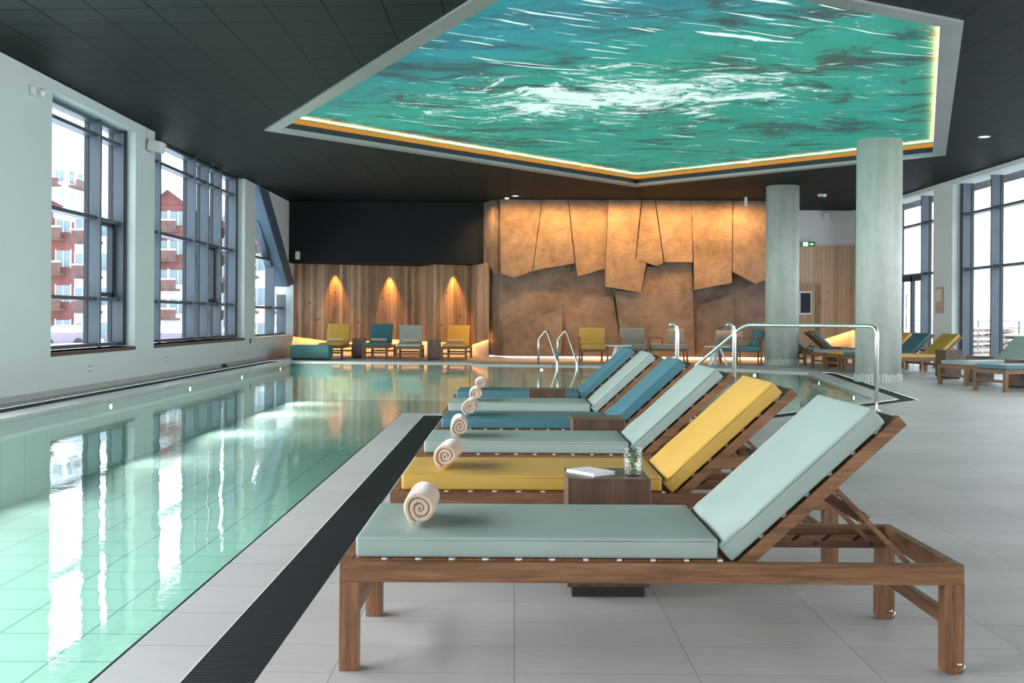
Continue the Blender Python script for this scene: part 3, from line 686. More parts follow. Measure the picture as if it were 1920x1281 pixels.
# ------------------------------------------------------------------ sun loungers
MC = {}
def cached(key, fn):
    if key not in MC: MC[key] = fn()
    return MC[key].copy() if False else MC[key]
def cushion_mesh(name, L, Wd, T, seed, taper=0.0):
    nx, ny, nz = max(10, int(L / 0.045)), 12, 4
    bm = bmesh.new(); r = 0.011
    bmesh.ops.create_cube(bm, size=1.0)
    for v in bm.verts: v.co = Vector(((v.co.x + 0.5) * L, v.co.y * Wd, (v.co.z + 0.5) * T))
    bmesh.ops.bevel(bm, geom=list(bm.edges), offset=r, segments=3, affect='EDGES', profile=0.6)
    # slice so that the surface can be softly uneven
    def cuts(ax, lo, hi, n):
        for k in range(1, n):
            co = [0, 0, 0]; no = [0, 0, 0]; co[ax] = lo + (hi - lo) * k / n; no[ax] = 1
            bmesh.ops.bisect_plane(bm, geom=list(bm.verts) + list(bm.edges) + list(bm.faces), plane_co=co, plane_no=no)
    cuts(0, r, L - r, nx); cuts(1, -Wd / 2 + r, Wd / 2 - r, ny)
    for v in bm.verts:
        x, y, z = v.co
        ex = min(x, L - x) / 0.12; ey = min(y + Wd / 2, Wd / 2 - y) / 0.12
        e = max(0, min(1, ex)) * max(0, min(1, ey))
        if z > T * 0.5:
            w = noise.noise(Vector((x * 3 + seed, y * 4, seed * 2.3)))
            v.co.z += 0.006 * e + 0.003 * w * min(1, e * 2)
            # gathered wrinkles near the low end
            if taper: v.co.z += taper * math.exp(-((x - 0.07) / 0.10) ** 2) * noise.noise(Vector((x * 11 + seed, y * 6, 1.7)))
        s_ = 0.0025 * noise.noise(Vector((x * 7, seed, z * 9)))
        if abs(y) > Wd / 2 - 0.005: v.co.y += s_
    for f in bm.faces: f.smooth = True
    b = B(); b.add(bm); return b.mesh(name)
def seam_mesh(name, L, Wd, T):
    b = B(); r = 0.0016; z = T - 0.011
    pts = []
    for (x, y) in ((0.012, -Wd / 2), (L - 0.012, -Wd / 2), (L, -Wd / 2 + 0.012), (L, Wd / 2 - 0.012), (L - 0.012, Wd / 2), (0.012, Wd / 2), (0, Wd / 2 - 0.012), (0, -Wd / 2 + 0.012), (0.012, -Wd / 2)): pts.append((x, y, z))
    b.tube(pts, r, 6); return b.mesh(name, True)
def lounger(kind, label, loc, rz, ang=42.5, group=None, seed=1, droop=0.0):
    """x runs from the foot end to the head end, y across, origin at the middle of the foot end on the floor"""
    r = thing('sun_lounger', label, 'sun lounger', loc, rz, group)
    a = R(ang); P = Vector((1.345, 0, 0.345)); d = Vector((math.cos(a), 0, math.sin(a))); n_ = Vector((-math.sin(a), 0, math.cos(a)))
    at = lambda s_, y, k: P + d * s_ + n_ * k + Vector((0, y, 0))
    def frame():
        b = B()
        for y in (-0.36, 0.325): b.box(0, 2.08, y, y + 0.035, 0.297, 0.365, 0.0015)
        for x in (0.0, 2.045): b.box(x, x + 0.035, -0.325, 0.325, 0.297, 0.3645, 0.0015)
        b.box(1.36, 1.40, -0.325, 0.325, 0.30, 0.345, 0.001)
        return b.mesh('frame')
    part('frame', cached('frame', frame), 'teak_x', r)
    for i, (x, y) in enumerate(((0, -0.36), (0, 0.297), (2.017, -0.36), (2.017, 0.297))):
        def leg(x=x, y=y, i=i):
            b = B()
            if x == 0: b.box(x, x + 0.063, y, y + 0.063, 0, 0.297, 0.0015)
            else:
                bm = bmesh.new(); prof = [(x, 0.008), (x + 0.008, 0), (x + 0.040, 0), (x + 0.063, 0.028), (x + 0.063, 0.297), (x, 0.297)]
                lo = [bm.verts.new((px, y, pz)) for px, pz in prof]; hi = [bm.verts.new((px, y + 0.063, pz)) for px, pz in prof]
                bm.faces.new(lo); bm.faces.new(hi[::-1])
                for k in range(6): bm.faces.new((lo[k], hi[k], hi[(k + 1) % 6], lo[(k + 1) % 6]))
                bmesh.ops.recalc_face_normals(bm, faces=bm.faces); b.add(bm)
            return b.mesh('leg')
        lg = part('leg', cached('leg%d' % i, leg), 'teak_z', r)
        if x:
            def roll(x=x, y=y):
                b = B(); b.cyl((x + 0.050, y + 0.006, 0.020), (x + 0.050, y + 0.057, 0.020), 0.020, n=20); b.cyl((x + 0.048, y - 0.004, 0.034), (x + 0.048, y + 0.067, 0.034), 0.007, n=12); return b.mesh('roller', True)
            part('roller', cached('roll%d' % i, roll), 'bolt_steel', lg, label='small metal roller')
    for x in (0.015, 2.03):
        def st(x=x):
            b = B(); b.box(x, x + 0.03, -0.297, 0.297, 0.150, 0.197, 0.0015); return b.mesh('stretcher')
        part('stretcher', cached('st%g' % x, st), 'teak_y', r)
    def slats():
        b = B(); k = 0
        while 0.045 + k * 0.113 < 1.26: x = 0.045 + k * 0.113; b.box(x, x + 0.086, -0.325, 0.325, 0.350, 0.3695, 0.002); k += 1
        for y in (-0.31, 0.27): b.box(0.035, 1.36, y, y + 0.04, 0.315, 0.350)
        return b.mesh('slats')
    sl = part('slats', cached('slats', slats), 'teak_y', r)
    def caps():
        b = B(); k = 0
        while 0.045 + k * 0.113 < 1.2: x = 0.045 + k * 0.113 + 0.090; b.box(x, x + 0.018, -0.3245, 0.3245, 0.360, 0.3700); k += 1
        return b.mesh('slat_strap')
    part('slat_strap', cached('caps', caps), 'cap_white', sl, label='white straps between the slats')
    def back():
        b = B()
        for y in (-0.30, 0.30): b.bar(at(-0.05, y, 0), at(0.735, y, 0), 0.035, 0.042, n_, 0.0015)
        b.bar(at(0.715, -0.283, -0.002), at(0.715, 0.283, -0.002), 0.036, 0.036, n_, 0.001)
        b.bar(at(-0.02, -0.283, -0.002), at(-0.02, 0.283, -0.002), 0.036, 0.03, n_, 0.001)
        return b.mesh('backrest_frame')
    bk = part('backrest_frame', cached('back%g' % ang, back), 'teak_x', r)
    def bslats():
        b = B(); k = 0
        while 0.03 + k * 0.105 < 0.66: s_ = 0.03 + k * 0.105 + 0.04; b.bar(at(s_, -0.283, 0.015), at(s_, 0.283, 0.015), 0.080, 0.014, n_); k += 1
        return b.mesh('backrest_slats')
    part('backrest_slats', cached('bslats%g' % ang, bslats), 'teak_y', bk)
    def bcaps():
        b = B()
        for k in range(6): s_ = 0.12 + k * 0.105; b.bar(at(s_, -0.298, 0.024), at(s_, 0.298, 0.024), 0.014, 0.007, n_)
        return b.mesh('slat_strap')
    part('slat_strap', cached('bcaps%g' % ang, bcaps), 'cap_white', bk, label='white straps between the slats')
    top = at(0.42, 0, -0.02); bx = top.x + 0.285
    for y in (-0.235, 0.235):
        def prop(y=y):
            b = B(); b.bar((top.x, y, top.z), (bx, y, 0.325), 0.016, 0.032, (0, 1, 0)); return b.mesh('prop_arm')
        part('prop_arm', cached('prop%g%g' % (ang, y), prop), 'teak_x', r)
    def cross():
        b = B(); m_ = 0.42; x = top.x + (bx - top.x) * m_; z = top.z + (0.325 - top.z) * m_
        b.bar((x, -0.227, z), (x, 0.227, z), 0.034, 0.022, (1, 0, -0.9)); return b.mesh('prop_crossbar')
    part('prop_crossbar', cached('cross%g' % ang, cross), 'teak_y', r)
    for y in (-0.305, 0.277):
        def rat(y=y):
            prof = [(1.42, 0.300), (1.44, 0.286), (2.04, 0.286), (2.04, 0.334)]
            for k in range(4): x = 1.95 - k * 0.12; prof += [(x, 0.334), (x - 0.035, 0.312), (x - 0.045, 0.318), (x - 0.022, 0.336)]
            prof += [(1.42, 0.334)]
            b = B(); b.plate([(px, y, pz) for px, pz in prof], (0, 0.028, 0)); return b.mesh('ratchet_rail')
        rt = part('ratchet_rail', cached('rat%g' % y, rat), 'teak_x', r)
        for x in (1.52, 1.76, 1.98):
            def bolt(x=x, y=y):
                b = B(); b.cyl((x, y - 0.003, 0.303), (x, y + 0.031, 0.303), 0.008, n=12); return b.mesh('bolt')
            part('bolt', cached('bolt%g%g' % (x, y), bolt), 'black_plinth', rt, label='dark bolt head')
    lm = 'leather_' + kind
    o = part('seat_cushion', cushion_mesh('seat_cushion', 1.215, 0.66, 0.070, seed), lm, r); o.location = (0.050, 0, 0.3725)
    s_ = part('seam', seam_mesh('seam', 1.215, 0.66, 0.070), 'seam_' + kind, o, label='raised stitched seam')
    o = part('back_cushion', cushion_mesh('back_cushion', 0.70, 0.64, 0.072, seed + 5, 0.012), lm, r)
    m_ = Matrix((d, Vector((0, 1, 0)), n_)).transposed().to_4x4(); m_.translation = at(-0.012, 0, 0.033); o.matrix_local = m_
    part('seam', seam_mesh('seam', 0.70, 0.64, 0.072), 'seam_' + kind, o, label='raised stitched seam')
    return r
G1 = 'sun loungers in the row along the pool'
row = [('sage', 3.60, -0.573, 'nearest sun lounger, teak frame with pale sage cushions, in the foreground'),
       ('yellow', 5.02, -0.566, 'teak sun lounger with mustard yellow cushions, second in the foreground row'),
       ('sage', 6.40, -0.574, 'sage-cushioned sun lounger directly behind the yellow one in the poolside row'),
       ('blue', 7.83, -0.565, 'petrol blue sun lounger beside the middle wooden cube table, fourth in the poolside row'),
       ('sage', 9.26, -0.600, 'sage-cushioned sun lounger between the two petrol blue ones in the poolside row'),
       ('blue', 10.74, -0.610, 'farthest sun lounger of the poolside row, petrol blue, nearest the water behind')]
for i, (k, y, x, lb) in enumerate(row): lounger(k, lb, (x, y + 0.36, 0), 0, 42.5, G1, i + 1)

# ------------------------------------------------------------------ rolled towels
def towel_mesh(seed, length=0.27, R0=0.063):
    rr = random.Random(seed); b = B(); bm = bmesh.new()
    turns = 2.9 + rr.random() * 0.5; nseg = 110; th = 0.0185; pitch = 0.0192
    ph = rr.random() * 6.28
    # fat spiral strip: outer and inner outlines
    ny = 9; ys = [0, 0.004, 0.012] + [length * k / (ny - 4) for k in range(1, ny - 4)] + [length - 0.012, length - 0.004, length]
    grid = []
    for j, y in enumerate(ys):
        e = min(y, length - y); inset = 0.0045 * max(0, 1 - e / 0.012) ** 2
        ring = []
        for k in range(nseg + 1):
            t_ = k / nseg; a = -t_ * turns * 2 * math.pi - 1.9
            rc = R0 - th / 2 - pitch * turns * t_ * 0.97
            wob = 1 + 0.045 * math.sin(2 * a + ph) + 0.03 * math.sin(3 * a + ph * 2) + 0.02 * noise.noise(Vector((a, y * 9, seed)))
            rc = max(0.004, rc * wob); hw = (th / 2 - inset) * (1.0 if k < nseg - 3 else 0.6)
            c, s_ = math.cos(a), math.sin(a); yy = y + (0.004 * math.sin(a * 1.0 + ph) + 0.010 * (1 - t_)) * (-1 if y < length / 2 else 1) * max(0, 1 - e / 0.05)
            ring.append((Vector(((rc + hw) * c, yy, (rc + hw) * s_)), Vector(((max(0.001, rc - hw)) * c, yy, (max(0.001, rc - hw)) * s_))))
        grid.append(ring)
    VO = [[bm.verts.new(o_) for o_, i_ in g_] for g_ in grid]; VI = [[bm.verts.new(i_) for o_, i_ in g_] for g_ in grid]
    for j in range(len(ys) - 1):
        for k in range(nseg):
            bm.faces.new((VO[j][k], VO[j][k + 1], VO[j + 1][k + 1], VO[j + 1][k])); bm.faces.new((VI[j][k], VI[j + 1][k], VI[j + 1][k + 1], VI[j][k + 1]))
        for k in (0, nseg): bm.faces.new((VO[j][k], VO[j + 1][k], VI[j + 1][k], VI[j][k]))
    for j in (0, len(ys) - 1):
        for k in range(nseg): bm.faces.new((VO[j][k], VI[j][k], VI[j][k + 1], VO[j][k + 1]))
    bmesh.ops.recalc_face_normals(bm, faces=bm.faces)
    for f in bm.faces: f.smooth = True
    zmin = min(v.co.z for v in bm.verts)
    for v in bm.verts: v.co.z -= zmin
    b.add(bm); return b.mesh('rolled_towel')
tl = ['on the nearest sage lounger', 'on the foreground yellow lounger', 'on the sage lounger behind the yellow one', 'on the blue lounger, fourth in the row', 'on the sage lounger between the two blue ones', 'on the farthest blue lounger of the row']
for i, (k, y, x, lb) in enumerate(row):
    o = obj('rolled_towel', towel_mesh(i + 3), 'terry'); o.location = (-0.318, y + 0.155, 0.4545); o.rotation_euler = (0, 0, [0, -0.06, 0.05, -0.04, 0.03, 0.05][i])
    tag(o, 'cream rolled bath towel lying ' + tl[i], 'towel', 'rolled towels along the poolside loungers')

# ------------------------------------------------------------------ cube side tables
def side_table(label, loc, rz=0.0, group='wooden cube side tables', h=0.50):
    r = thing('side_table', label, 'side table', loc, rz, group); w = 0.176
    b = B(); b.box(-w, w, -w, w, 0.045, h, 0.003); part('table_body', b, 'walnut_z', r)
    b = B(); b.box(-w + 0.022, w - 0.022, -w + 0.022, w - 0.022, 0, 0.05); part('plinth', b, 'black_plinth', r, label='black recessed plinth')
    return r
side_table('brown wooden cube table carrying the book and the glass, in the foreground', (0.410, 4.735, 0))
side_table('plain walnut cube table between the sage and blue loungers', (0.581, 7.43, 0))
side_table('farthest walnut cube table of the poolside row, beside the farthest blue lounger', (0.33, 10.36, 0))
# book
bk = thing('book', 'thin white paperback book lying flat on the nearest wooden cube table', 'book', (0.345, 4.745, 0.50), R(38))
b = B(); b.box(-0.062, 0.060, -0.086, 0.086, 0.0014, 0.0125); part('pages', b, 'paper', bk, label='white page block')
b = B(); b.box(-0.064, 0.064, -0.089, 0.089, 0.0, 0.0014); b.box(-0.064, 0.064, -0.089, 0.089, 0.0125, 0.0140); b.box(-0.064, -0.0620, -0.089, 0.089, 0.0, 0.014); cv = part('cover', b, 'paper_cover', bk)
b = B()
for k in range(7): b.box(-0.018, -0.012, -0.030 + k * 0.008, -0.0255 + k * 0.008, 0.01405, 0.0143)
for k in range(3): b.box(-0.0643, -0.0640, -0.07 + k * 0.05, -0.05 + k * 0.05, 0.005, 0.009)
part('cover_print', b, 'print_grey', cv, label='faint grey printed lettering')
# tumbler
gx, gy = 0.521, 4.68
gl = thing('drinking_glass', 'cut-glass tumbler of water with mint on the foreground cube table', 'glass', (gx, gy, 0.50))
b = B(); prof = [(0, 0.0), (0.034, 0.0), (0.036, 0.003), (0.0375, 0.02), (0.0415, 0.118), (0.0418, 0.121), (0.0395, 0.121), (0.036, 0.03), (0.034, 0.014), (0.0, 0.012)]
b.lathe(prof, 56); me = b.mesh('tumbler')
for v in me.vertices:       # fluted cut pattern on the outer wall
    r_ = math.hypot(v.co.x, v.co.y)
    if r_ > 0.034 and 0.01 < v.co.z < 0.10:
        a = math.atan2(v.co.y, v.co.x); k = 1 + 0.022 * math.cos(14 * a); v.co.x *= k; v.co.y *= k
part('tumbler', me, 'clear_glass', gl)
b = B(); b.lathe([(0, 0.0135), (0.0335, 0.0155), (0.0385, 0.095), (0, 0.095)], 32); part('water', b, 'drink_water', gl, label='clear water')
b = B(); rr = random.Random(8)
b.tube([(0, 0, 0.03), (0.004, 0.002, 0.07), (0.002, 0, 0.12)], 0.0014, 6)
for k in range(17):
    bm = bmesh.new(); z = 0.035 + 0.088 * k / 17; a = rr.random() * 6.28; L_ = 0.019 + 0.008 * rr.random(); w_ = L_ * 0.36
    pts = [(0, 0), (L_ * .3, w_), (L_ * .65, w_ * .8), (L_, 0), (L_ * .65, -w_ * .8), (L_ * .3, -w_)]
    c0 = bm.verts.new((L_ * .5, 0, 0.003)); vs = [bm.verts.new((x, y, 0)) for x, y in pts]
    for i in range(6): bm.faces.new((c0, vs[i], vs[(i + 1) % 6]))
    b.add(bm, Matrix.Translation((0.002, 0, z)) @ Matrix.Rotation(a, 4, 'Z') @ Matrix.Rotation(-rr.uniform(0.1, 1.2), 4, 'Y') @ Matrix.Rotation(rr.uniform(-.8, .8), 4, 'X'))
o = obj('mint_sprig', b, 'mint_green'); o.location = (gx, gy, 0.50); tag(o, 'green mint sprig standing in the tumbler of water', 'herb')

# ------------------------------------------------------------------ far group of loungers against the timber wall
G2 = 'loungers against the lit timber wall'
far = [('yellow', FX(620, 30.0), 29.9, 57, 'yellow lounger farthest left, behind the teal ottoman by the timber wall'),
       ('blue', FX(704, 30.2), 30.1, 57, 'petrol blue lounger facing the pool in front of the timber wall'),
       ('sage', FX(766, 29.3), 29.3, 52, 'pale grey-green lounger facing the pool in front of the timber wall'),
       ('yellow', FX(852, 29.8), 29.6, 52, 'yellow lounger beside the stone wall, right of the dark cube table')]
for i, (k, x, y, a, lb) in enumerate(far):
    lounger(k, lb, (x, y, 0), R(90) + (0, 0, 0.05, -0.03)[i], a, G2, i + 20)
    o = obj('rolled_towel', towel_mesh(i + 30, 0.42, 0.055), 'terry'); o.location = (x - 0.21, y + 1.12 if i < 2 else y + 1.10, 0.4545); o.rotation_euler = (0, 0, R(-90)); o.location = (x - 0.23, y + 1.08, 0.4545)
    tag(o, 'pink-white rolled towel lying across the ' + ['leftmost yellow', 'blue', 'grey-green', 'right-hand yellow'][i] + ' lounger at the far timber wall', 'towel', 'rolled towels on the far loungers')
side_table('dark cube side table between the far yellow and blue loungers', (-4.40, 31.0, 0), h=0.56)
side_table('dark cube side table left of the far right-hand yellow lounger', (FX(815, 29.9), 29.8, 0), h=0.56)
# ottoman
ot = thing('ottoman', 'rectangular teal upholstered ottoman at the far left corner of the pool', 'ottoman', (FX(581, 29.2), 29.45, 0))
b = B(); b.box(-0.53, 0.53, -0.36, 0.36, 0.05, 0.40, 0.035, seg=3); part('upholstery', b, 'fabric_teal', ot, True)
b = B(); b.box(-0.48, 0.48, -0.31, 0.31, 0.0, 0.055); part('plinth', b, 'black_plinth', ot)

# ------------------------------------------------------------------ armchairs, benches and white tables by the stone wall
def cush(b, x0, x1, y0, y1, z0, z1, r=0.03): b.box(x0, x1, y0, y1, z0, z1, r, seg=3)
def armchair(label, x, y, rz, mat, w=0.74):
    r = thing('armchair', label, 'armchair', (x, y, 0), rz, 'armchairs by the stone wall'); h = w / 2
    for lx, ly, zt in ((-h, -0.34, 0.62), (h, -0.34, 0.62), (-h + 0.1, 0.26, 0.36), (h - 0.1, 0.26, 0.36)):
        b = B(); b.box(lx - 0.025, lx + 0.025, ly - 0.03, ly + 0.03, 0, zt, 0.004); part('leg', b, 'chair_wood', r)
    for sx in (-1, 1):
        b = B(); b.bar((sx * h, -0.37, 0.63), (sx * (h + 0.02), 0.30, 0.66), 0.055, 0.03, bev=0.004); part('armrest', b, 'chair_wood', r)
    b = B(); b.box(-h, h, -0.34, 0.30, 0.29, 0.34, 0.004); part('seat_frame', b, 'chair_wood', r)
    b = B(); cush(b, -h + 0.035, h - 0.035, -0.36, 0.27, 0.34, 0.49); part('seat_cushion', b, mat, r, True)
    b = B(); bm = bmesh.new(); b.box(-h + 0.03, h - 0.03, -0.08, 0.07, 0, 0.46, 0.04, seg=3)
    b.bm.transform(Matrix.Translation((0, 0.20, 0.46)) @ Matrix.Rotation(R(-14), 4, 'X')); part('back_cushion', b, mat, r, True)
    return r
armchair('mustard yellow armchair with wooden arms in front of the stone wall', FX(1112, 28.8), 28.9, 0, 'leather_yellow')
armchair('grey armchair with wooden arms, right of the yellow armchair', FX(1188, 29.0), 29.1, 0, 'fabric_darkgrey')
def daybed(label, x, y, mir, mat, seatw, loc_pillow):
    r = thing('bench_seat', label, 'bench', (x, y, 0), 0, 'upholstered benches by the stone wall'); h = seatw / 2
    for lx, ly, t_ in ((-h + 0.04, -0.3, 0.33), (h - 0.04, -0.3, 0.33), (-h + 0.04, 0.28, 0.33), (h - 0.04, 0.28, 0.33)):
        b = B(); b.bar((lx + 0.04 * (1 if lx > 0 else -1), ly, 0), (lx, ly, t_), 0.045, 0.045); part('leg', b, 'chair_wood', r)
    b = B(); b.box(-h, h, -0.32, 0.30, 0.31, 0.35, 0.004); part('seat_frame', b, 'chair_wood', r)
    b = B(); cush(b, -h, h, -0.35, 0.30, 0.35, 0.49); part('seat_cushion', b, mat, r, True)
    b = B(); b.box(-0.22, 0.22, -0.07, 0.07, 0, 0.42, 0.04, seg=3)
    b.bm.transform(Matrix.Translation((loc_pillow, 0.22, 0.48)) @ Matrix.Rotation(R(-12), 4, 'X')); part('back_cushion', b, mat, r, True)
    ax = mir * (h - 0.17)
    b = B(); b.bar((ax - 0.18, -0.30, 0.66), (ax + 0.18, -0.30, 0.66), 0.05, 0.035); b.bar((ax - 0.17, -0.30, 0.35), (ax - 0.17, -0.30, 0.65), 0.035, 0.035); b.bar((ax + 0.17, -0.30, 0.35), (ax + 0.17, -0.30, 0.65), 0.035, 0.035)
    part('armrest', b, 'chair_wood', r); return r
daybed('grey upholstered bench with one back cushion, behind the steel water spout', FX(1252, 29.2), 29.3, -1, 'fabric_grey', 1.02, 0.27)
# rounded tub chair
r = thing('tub_chair', 'rounded pale tub armchair behind the second white table', 'armchair', (FX(1368, 29.4), 29.5, 0), 0, 'armchairs by the stone wall')
b = B()
bm = bmesh.new(); prof = []
for k in range(25):
    a = math.pi * (k / 24) ; prof.append((math.cos(a), math.sin(a)))
for ring in range(1):
    vo = [[bm.verts.new((c * rr_, s_ * rr_ * 0.85 - 0.05, z)) for c, s_ in prof] for rr_, z in ((0.36, 0.34), (0.38, 0.62), (0.36, 0.86), (0.30, 0.86), (0.28, 0.62), (0.28, 0.34))]
for g0, g1 in zip(vo, vo[1:] + vo[:1]):
    for k in range(24): bm.faces.new((g0[k], g0[k + 1], g1[k + 1], g1[k]))
for k in (0, 24): bm.faces.new([g_[k] for g_ in vo])
bmesh.ops.recalc_face_normals(bm, faces=bm.faces); b.add(bm); part('backrest', b, 'fabric_grey', r, True)
b = B(); cush(b, -0.29, 0.29, -0.34, 0.24, 0.34, 0.48); part('seat', b, 'fabric_grey', r, True)
for lx, ly in ((-0.26, -0.28), (0.26, -0.28), (-0.24, 0.2), (0.24, 0.2)):
    b = B(); b.cyl((lx, ly, 0), (lx * 0.9, ly * 0.9, 0.35), 0.018, 0.025, 12); part('leg', b, 'chair_wood', r)
# teal bench with tall loose cushions
r = thing('bench_seat', 'dark teal bench with wooden arm and leaning cushions beside the far column', 'bench', (5.98, 28.3, 0), 0, 'upholstered benches by the stone wall')
b = B(); cush(b, -0.58, 0.46, -0.32, 0.32, 0.33, 0.48); part('seat_cushion', b, 'fabric_teal', r, True)
for lx, ly in ((-0.18, -0.32), (0.44, -0.32), (0.50, 0.30), (-0.5, 0.3)):
    b = B(); b.bar((lx, ly, 0), (lx, ly, 0.66 if lx > -0.3 else 0.34), 0.04, 0.04); part('leg', b, 'chair_wood', r)
b = B(); b.bar((-0.28, -0.32, 0.68), (0.52, -0.32, 0.68), 0.045, 0.03); part('armrest', b, 'chair_wood', r)
b = B(); b.box(-0.13, 0.13, -0.24, 0.24, 0, 0.44, 0.05, seg=3); b.bm.transform(Matrix.Translation((0.33, 0.0, 0.46)) @ Matrix.Rotation(R(16), 4, 'Y')); part('back_cushion', b, 'fabric_teal', r, True)
def white_table(label, x, y):
    r = thing('coffee_table', label, 'table', (x, y, 0), 0, 'small white tables by the stone wall')
    b = B(); b.lathe([(0, 0.455), (0.33, 0.455), (0.34, 0.47), (0.33, 0.485), (0, 0.485)], 40); part('table_top', b, 'white_paint', r)
    for k in range(3):
        a = 2 * math.pi * k / 3 - 0.5; b = B(); b.bar((0.26 * math.cos(a), 0.26 * math.sin(a), 0), (0.07 * math.cos(a), 0.07 * math.sin(a), 0.456), 0.10, 0.025, (math.cos(a), math.sin(a), 0)); part('leg', b, 'white_paint', r)
white_table('white coffee table between the yellow and the grey armchair', FX(1160, 28.0), 27.95)
white_table('white coffee table in front of the rounded tub chair', FX(1346, 27.45), 27.5)

# ------------------------------------------------------------------ pool fittings
def fillet(pts, rad, n=7):
    pts = [Vector(p) for p in pts]; out = [pts[0]]
    for a, p, c in zip(pts, pts[1:], pts[2:]):
        d1 = (a - p).normalized(); d2 = (c - p).normalized(); L_ = min(rad, (a - p).length * 0.45, (c - p).length * 0.45)
        s_, e = p + d1 * L_, p + d2 * L_
        for k in range(n + 1):
            t_ = k / n; out.append(s_ * (1 - t_) ** 2 + p * 2 * t_ * (1 - t_) + e * t_ * t_)
    return out + [pts[-1]]
H0 = Vector((4.70, 13.98)); dr = Vector((-0.73, 0.68)).normalized()
hp = lambda t_, z: (H0.x + dr.x * t_, H0.y + dr.y * t_, z)
r = thing('stair_handrail', 'long stainless steel handrail running down into the pool past the loungers', 'handrail', (0, 0, 0))
b = B(); b.tube(fillet([hp(0, 0.0), hp(0, 1.095), hp(1.95, 1.095), hp(3.75, -0.25), hp(3.75, -0.95)], 0.12), 0.026, 16); part('rail', b, 'chrome', r)
b = B(); b.cyl(hp(0, 0.0), hp(0, 0.012), 0.05, n=24); part('floor_flange', b, 'chrome', r, True)
for i, (px, lb) in enumerate(((1010, 'left-hand steel pool ladder rail at the far pool edge'), (1046, 'right-hand steel pool ladder rail at the far pool edge'))):
    x = FX(px, 27.45); b = B()
    b.tube(fillet([(x, 27.45, 0), (x, 27.45, 0.62), (x + 0.20, 27.25, 0.88), (x + 0.44, 26.75, 0.12), (x + 0.46, 26.68, -0.7)], 0.10), 0.026, 14)
    tag(obj('ladder_rail', b, 'chrome'), lb, 'handrail', 'pool ladder rails')
def spout(px, y, label, fan, side=-1):
    x = FX(px, y); r = thing('water_spout', label, 'water spout', (x, y, 0), 0, 'swan-neck water spouts on the pool edge')
    pts = [(0, 0, 0), (0, 0, 0.98)] + [(side * 0.055 * (1 - math.cos(a)) , 0, 0.98 + 0.135 * math.sin(a)) for a in [math.pi * k / 10 for k in range(1, 8)]]
    b = B(); b.tube(pts, 0.024, 16); part('pipe', b, 'chrome', r)
    b = B(); b.cyl((0, 0, 0), (0, 0, 0.014), 0.05, n=24); part('floor_flange', b, 'chrome', r, True)
    if fan:
        b = B(); e = pts[-1]; bm = bmesh.new()
        q = [(e[0] + 0.02, -0.02, e[2] + 0.03), (e[0] + 0.02, 0.02, e[2] + 0.03), (e[0] + 0.015, 0.03, e[2] - 0.02), (e[0] + 0.015, -0.03, e[2] - 0.02), (e[0] - 0.10, -0.12, e[2] - 0.035), (e[0] - 0.10, 0.12, e[2] - 0.035), (e[0] - 0.10, 0.12, e[2] - 0.042), (e[0] - 0.10, -0.12, e[2] - 0.042)]
        v = [bm.verts.new(p) for p in q]
        for f in ((0, 1, 5, 4), (3, 7, 6, 2), (4, 5, 6, 7), (0, 4, 7, 3), (1, 2, 6, 5), (0, 3, 2, 1)): bm.faces.new([v[k] for k in f])
        bmesh.ops.recalc_face_normals(bm, faces=bm.faces); b.add(bm); part('fan_nozzle', b, 'black_plinth', r, label='flat dark fan nozzle')
    return r
spout(1377, 13.14, 'steel swan-neck water spout with a dark flat fan nozzle', True)
spout(1270, 13.14, 'steel swan-neck water spout with a plain curved pipe mouth, left of the fan one', False)
# underwater lamps
def pool_lamp(x, y, nx, ny, label):
    n_ = Vector((nx, ny, 0)).normalized(); p = Vector((x, y, -0.13))
    r = thing('pool_lamp', label, 'pool lamp', p, 0, 'small round lamps in the pool wall')
    b = B(); b.cyl((0, 0, 0), tuple(n_ * 0.012), 0.07, n=24); part('rim', b, 'chrome', r, True)
    b = B(); b.cyl(tuple(n_ * 0.012), tuple(n_ * 0.02), 0.038, n=24); part('lens', b, 'pool_lamp', r, True)
for k, (y, w_) in enumerate(((15.5, 'nearest of the lamps'), (19.3, 'second nearest lamp'), (23.0, 'third lamp'), (26.8, 'farthest of the lamps'))):
    pool_lamp(-5.765, y, 1, 0, 'white round pool lamp, ' + w_ + ' along the left pool wall')
for (x, y, nx, ny, lb) in ((0.72, 27.12, 0, -1, 'white round pool lamp under the far edge near the ladder rails'), (5.62, 25.12, -.7, -.7, 'white round pool lamp in the far wall in front of the far column'),
                           (6.30, 22.2, -1, 0.1, 'white round pool lamp in the right arm, the farther one'), (5.72, 18.1, -1, 0.1, 'white round pool lamp in the right arm, the nearer one')):
    pool_lamp(x, y, nx, ny, lb)
for y, e_ in ((12, 18), (16, 38), (20, 75), (24, 120), (27, 110)):
    l = bpy.data.lights.new('underwater_light', 'AREA'); l.shape = 'DISK'; l.size = 0.25; l.energy = e_; l.color = (0.95, 1.0, 0.93)
    o = bpy.data.objects.new('underwater_light', l); COL.objects.link(o); o.location = (-5.70, y, -0.35); o.rotation_euler = (0, R(-90), 0)

